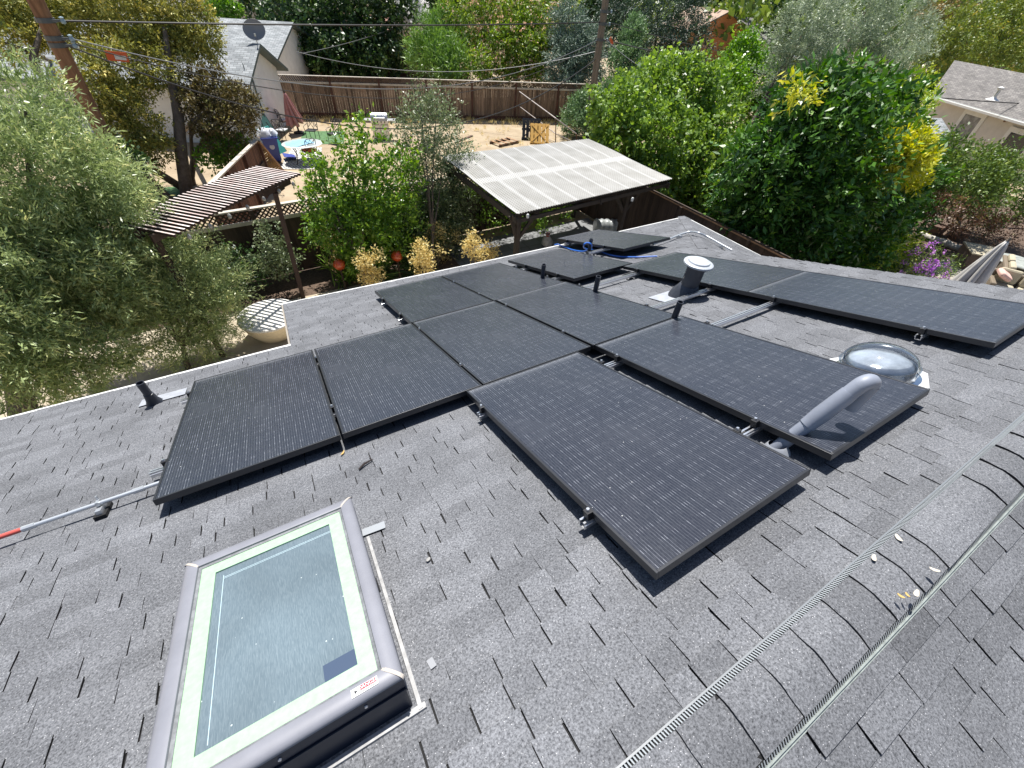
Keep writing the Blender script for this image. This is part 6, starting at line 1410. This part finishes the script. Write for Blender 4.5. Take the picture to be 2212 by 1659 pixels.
HE = [(2030, 345, 5.6, 40), (2090, 362, 5.2, 40), (2140, 375, 4.8, 42), (2195, 392, 4.4, 48), (2055, 400, 5, 44), (2110, 410, 4.6, 42), (2170, 440, 4.3, 46), (2010, 380, 5.4, 40), (2010, 440, 5, 34)]
tree("hedge", "ragged green hedge in front of the pale house at the right", "hedge", atz(2070, 470, G), [lb(*a) for a in HE], m_hedg, 26000, 0.12, 0.055, 46, r0=0.09, crown="foliage", per=14, gap=0.3, twig=0.3)
tree("bush", "dark reddish bush under the hedge by the arbour", "bush", atz(2030, 500, G), [lb(2035, 450, 4.4, 24), lb(2075, 470, 4.2, 26), lb(2120, 480, 4.0, 24), lb(2170, 500, 3.6, 24)], leaf_mat("maroon_leaf", (0.05, 0.03, 0.018), (0.13, 0.06, 0.03), (0.2, 0.16, 0.06), 0.5, 0.2), 4000, 0.08, 0.04, 47, r0=0.03, crown="foliage", per=12)
tree("leafy_tree", "slim bright green tree in front of the orange house", "tree", atz(1600, 262, G), [lb(1600, 130, 19, 36), lb(1625, 185, 18, 52), lb(1570, 200, 17.5, 44), lb(1640, 240, 17, 36), lb(1585, 160, 18.5, 32), lb(1610, 95, 19, 22)], m_brig, 18000, 0.17, 0.10, 48, r0=0.1, per=16, cl=0.2)
DC = [(1420, 20, 29, 85), (1400, 100, 28, 62), (1455, 140, 26, 50), (1360, 40, 30, 50), (1490, 60, 28, 48), (1460, 80, 27.5, 55), (1420, 165, 25.5, 40), (1330, 20, 30, 40), (1500, 110, 27, 30)]
tree("dark_conifer", "tall dark drooping conifer right of the grey-brown utility pole", "tree", atz(1425, 205, G), [lb(*a) for a in DC], m_dkc, 46000, 0.24, 0.05, 49, r0=0.25, per=26, cl=0.22, twig=0.7, droop=0.5, gap=0.2)
BC = [(1240, 90, 27.5, 40), (1225, 140, 26.5, 36), (1260, 165, 26, 34), (1270, 110, 27, 36), (1225, 50, 28, 34), (1215, 185, 26, 22)]
tree("blue_cedar", "blue-grey cedar with drooping sprays just left of the utility pole", "tree", atz(1245, 215, G), [lb(*a) for a in BC], m_ced, 34000, 0.22, 0.05, 50, r0=0.18, per=24, cl=0.2, twig=0.65, droop=0.35, gap=0.3)
JU = [(1365, 95, 23, 24), (1350, 145, 22.5, 30), (1340, 200, 22, 34), (1305, 235, 21.8, 30), (1370, 190, 22, 26), (1290, 270, 21.3, 26), (1240, 265, 21.6, 22), (1255, 235, 22, 18), (1370, 60, 23.3, 13)]
tree("juniper", "upright green juniper behind the foot of the grey-brown pole", "tree", atz(1305, 300, G), [lb(*a) for a in JU], leaf_mat('green_juniper_leaf', (0.05, 0.095, 0.04), (0.13, 0.21, 0.09), (0.2, 0.3, 0.14), 0.5, 0.18), 46000, 0.17, 0.05, 51, r0=0.12, per=26, cl=0.15, twig=0.45, up=0.8, gap=0.2)
SI = [(1010, 40, 33, 50), (1075, 50, 32, 60), (1150, 60, 31, 65), (1115, 110, 30, 55), (1180, 120, 29.5, 45), (1060, 110, 31, 45), (1010, 100, 32, 36), (1195, 40, 31, 45), (1140, 150, 28.8, 32), (1075, 150, 29.2, 28), (1100, 5, 33, 45), (1030, 145, 29.6, 26)]
SIL = [lb(*a) for a in SI]
st_ = tree("silk_tree", "spreading silk tree dotted with pinkish tufts, behind the back fence", "tree", atz(1120, 200, G), SIL, m_silk, 40000, 0.26, 0.09, 52, r0=0.2, per=18, cl=0.25, twig=0.5, droop=0.15, gap=0.35)
leaf_obj("blossoms", m_pink, st_, SIL, 6500, 0.14, 0.11, 53, per=7, cl=0.14, twig=0.1, shell=0.92, up=0.7)
SP = [(930, 90, 33, 36), (965, 130, 31, 34), (905, 120, 32.5, 28), (960, 70, 33.5, 28), (990, 150, 30, 26), (930, 135, 31.5, 26), (970, 165, 29.8, 20)]
tree("spiky_tree", "bright green tree with upright needle-like sprays behind the back fence", "tree", atz(950, 195, G), [lb(*a) for a in SP], m_spik, 16000, 0.36, 0.055, 54, r0=0.14, per=16, cl=0.22, twig=0.6, up=1.1, gap=0.25)
tree("oleander", "white-flowering oleander in front of the dark trees", "shrub", aty(890, 70, 44), [lb(890, 22, 44, 28), lb(870, 45, 43, 18), lb(905, 48, 43, 18)], m_whit, 4500, 0.22, 0.16, 55, r0=0.06, crown="foliage", per=10)
D1 = [(640, 30, 42, 70), (700, 20, 42, 75), (760, 30, 42, 75), (820, 20, 43, 70), (690, 85, 40, 55), (760, 95, 40, 55), (825, 85, 41, 48), (720, 125, 38.5, 36), (790, 130, 39, 36), (840, 120, 40, 30), (850, 40, 42, 35), (660, 105, 40, 22), (580, 15, 48, 50)]
tree("shade_tree", "big dark shade tree behind the white house's far gable", "tree", aty(745, 175, 40), [lb(*a) for a in D1], m_dkt, 42000, 0.30, 0.17, 56, r0=0.3, per=16, cl=0.3, twig=0.55, droop=0.3, gap=0.2)
tree("bush", "round bright bush on the skyline above the white house", "bush", aty(480, 40, 46), [lb(478, 18, 46, 22), lb(500, 25, 46, 18), lb(460, 28, 46, 15)], m_brig, 3500, 0.2, 0.12, 57, r0=0.08, crown="foliage", per=12)
# juniper at the left with bare grey trunks
JT = [(380, 20, 21.5, 60), (420, 70, 21, 42), (330, 50, 21.5, 55), (260, 30, 21.5, 60), (180, 20, 22, 60), (100, 40, 22, 50), (40, 20, 22, 55), (410, 120, 20.5, 30), (330, 120, 20.5, 40), (265, 150, 20, 42), (200, 180, 20, 42), (350, 165, 20, 30), (25, 80, 21, 40), (240, 220, 19.5, 40), (290, 240, 19.5, 36), (320, 280, 19.3, 34), (260, 280, 19.3, 30), (290, 320, 19.2, 28), (330, 320, 19.2, 22)]
jt = tree("juniper_tree", "old juniper with bare grey trunks and golden-green foliage at the upper left", "tree", g(360, 445), [lb(*a) for a in JT], m_juni, 120000, 0.11, 0.045, 58, r0=0.22, tk=False, per=26, cl=0.13, twig=0.35, gap=0.85)
b = MB()
for pts, rs_2 in (([(405, 430, 19.3), (392, 340, 19.2), (385, 250, 19.4), (370, 170, 19.8), (355, 60, 20.5)], [.22, .19, .16, .12, .06]), ([(370, 442, 19.0), (320, 390, 18.9), (270, 350, 18.9), (215, 260, 19.3), (150, 150, 20.3)], [.22, .19, .16, .12, .06]),
                 ([(400, 410, 19.2), (345, 375, 19.2), (300, 360, 19.2)], [.14, .12, .09]), ([(388, 290, 19.4), (420, 260, 19.4), (470, 230, 19.5)], [.10, .08, .04]), ([(215, 260, 19.3), (120, 215, 19.6), (70, 130, 20.4), (90, 60, 21)], [.12, .11, .09, .05]), ([(280, 350, 18.9), (260, 250, 19.5), (230, 120, 20.5)], [.1, .08, .04]), ([(150, 150, 20.3), (60, 110, 20.5), (0, 90, 20.7)], [.08, .06, .04])):
    b.tube([aty(*q) if k else g(q[0], q[1]) for k, q in enumerate(pts)], rs_2, 9)
b.build("trunk", m_bark, jt, smooth=True)
tree("juniper_tree", "rust-tipped juniper clump right in front of the white house wall", "tree", g(395, 425) + Vector((.3, 1.2, 0)), [lb(*a) for a in [(470, 205, 19.8, 42), (515, 225, 19.6, 32), (430, 235, 19.6, 34), (460, 265, 19.4, 36), (505, 270, 19.3, 34), (430, 190, 20, 26), (530, 255, 19.3, 18), (470, 310, 19.1, 22), (520, 215, 19.7, 24)]],
     leaf_mat("rusty_juniper_leaf", (0.05, 0.04, 0.016), (0.14, 0.115, 0.04), (0.22, 0.22, 0.06), 0.6, 0.15), 20000, 0.10, 0.05, 59, r0=0.12, per=24, cl=0.12, twig=0.25, gap=0.3)
tree("bush", "light green leafy bush at the broken fence by the white house", "bush", g(490, 385), [lb(490, 325, 19.3, 24), lb(460, 345, 19.2, 18), lb(512, 318, 19.4, 16)], m_brig, 2200, 0.13, 0.08, 60, r0=0.03, crown="foliage", per=10)
tree("ivy", "dark ivy climbing the foot of the leaning left pole", "ivy", g(285, 460), [lb(270, 350, 17.6, 22), lb(265, 400, 17.2, 26), lb(280, 435, 17, 24), lb(255, 440, 16.8, 24)], m_dkt, 4500, 0.12, 0.09, 61, r0=0.02, crown="foliage", per=12)
# trees at the far right
tree("garden_tree", "olive-gold tree rising behind the pale house's roof", "tree", atz(2080, 220, G) * 1.0, [lb(2035, 75, 19, 40), lb(2085, 80, 18.5, 46), lb(2140, 75, 18, 50), lb(2195, 90, 17, 50), lb(2060, 120, 18, 34), lb(2015, 110, 19, 30), lb(2190, 40, 18, 40), lb(2110, 120, 17.5, 26), lb(2225, 130, 16.5, 30)], m_autm, 30000, 0.2, 0.1, 62, r0=0.2, per=18, cl=0.22, twig=0.45, gap=0.3)
tree("garden_tree", "rusty-leaved round tree above the taller olive, beyond the pale house", "tree", aty(2040, 100, 28), [lb(2000, 45, 28, 28), lb(2045, 40, 28, 30), (lb(2020, 65, 27, 26)), lb(2080, 48, 28, 22)], leaf_mat("rust_leaf", (0.06, 0.065, 0.018), (0.16, 0.13, 0.04), (0.3, 0.17, 0.06), 0.5, 0.2), 9000, 0.26, 0.14, 63, r0=0.2, per=16, gap=0.3)
# far trees, one by one
FT = [(1522, -6, 62, 20, m_dkt, "dark far tree right of the drooping conifer"), (1648, 40, 50, 13, m_hedg, "green far tree in front of the plain brown roof"), (1697, 22, 48, 24, m_dkt, "dark rounded far tree left of the olives"), (1720, 55, 42, 20, m_dkc, "flat-topped dark far tree beside the grey roof"),
      (1800, 8, 60, 30, m_hedg, "far green tree above the olive trees"), (1890, 2, 70, 30, m_dkt, "far dark tree topping the olive trees"), (1970, 12, 62, 26, m_brig, "far bright tree above the right olive"), (2050, 14, 66, 22, m_hedg, "far tree on the skyline, left of the sky gap"), (2085, 14, 70, 16, m_dkc, "far pointed dark conifer on the skyline"),
      (2170, 18, 48, 34, m_hedg, "far green tree right of the sky gap"), (2210, 25, 42, 34, m_autm, "far golden tree in the top right corner"), (1240, 10, 60, 40, m_dkt, "dark far tree behind the blue cedar"), (960, 15, 62, 44, m_dkt, "dark far tree behind the oleander"), (1310, 5, 55, 40, m_dkt, "dark far tree behind the utility pole's top"),
      (410, -10, 75, 34, m_dkt, "dark far tree above the brown-grey roof"), (560, -15, 66, 40, m_brig, "bright far tree at the top edge, left of the dark shade tree"), (300, -10, 62, 50, m_dkt, "dark far tree behind the juniper's top"), (120, -30, 55, 60, m_hedg, "green far tree behind the leaning pole's top"), (30, 60, 45, 50, m_hedg, "green far tree behind the big olive's crown"), (1600, -8, 90, 36, m_hedg, "hazy green far tree over the plain roof"), (1500, 0, 85, 36, m_dkt, "dark distant tree behind the orange house")]
for i, (px, py, Y, r_, m_, lab) in enumerate(FT):
    rr = random.Random(100 + i); c = aty(px, py, Y)
    ls = [lb(px, py, Y, r_)] + [lb(px + rr.uniform(-1, 1) * r_, py + rr.uniform(-.3, .8) * r_, Y + rr.uniform(-2, 2), r_ * rr.uniform(.5, .75)) for _ in range(5)]
    tree("far_tree", lab, "tree", (c.x, c.y, G), ls, m_, 9000, 0.46, 0.26, 100 + i, r0=0.28, per=14, cl=0.35, twig=0.6, gap=0.25, fork=0.6, group="trees on the skyline")
# a far belt of woodland behind everything
rb = np.random.default_rng(5); belt = []
for i in range(130):
    a = R(-12 + 118 * rb.random()); dist = 72 + 100 * rb.random(); r_ = 4 + 3.5 * rb.random(); belt.append((Vector((dist * math.cos(a), dist * math.sin(a), G + r_ * 0.55)), r_))
o = leaf_obj("far_woodland", m_hedg, None, belt, 110000, 1.0, 0.62, 77, per=14, cl=0.8, twig=1.2, zs=0.62); o["kind"] = "stuff"; tag(o, "far belt of woodland closing the view beyond the last roofs", "woodland")
# dry grass tufts
rt_ = np.random.default_rng(9); tl = []
for i in range(900):
    x, y = rt_.uniform(4, 19), rt_.uniform(16.5, 29)
    if rt_.random() < 0.5: s = rt_.random(); p = lin(bf0, bf1, s); x, y = p.x + rt_.normal() * .5, p.y - abs(rt_.normal()) * .5 - .1
    tl.append((Vector((x, y, G + .03)), .05))
o = leaf_obj("dry_grass_tufts", m_dry, None, tl, 9000, 0.22, 0.012, 78, per=8, cl=0.05, twig=0.02, up=1.5, out=.2, jitter=.5); o["kind"] = "stuff"; tag(o, "dry grass tufts scattered over the straw-coloured yard", "grass")
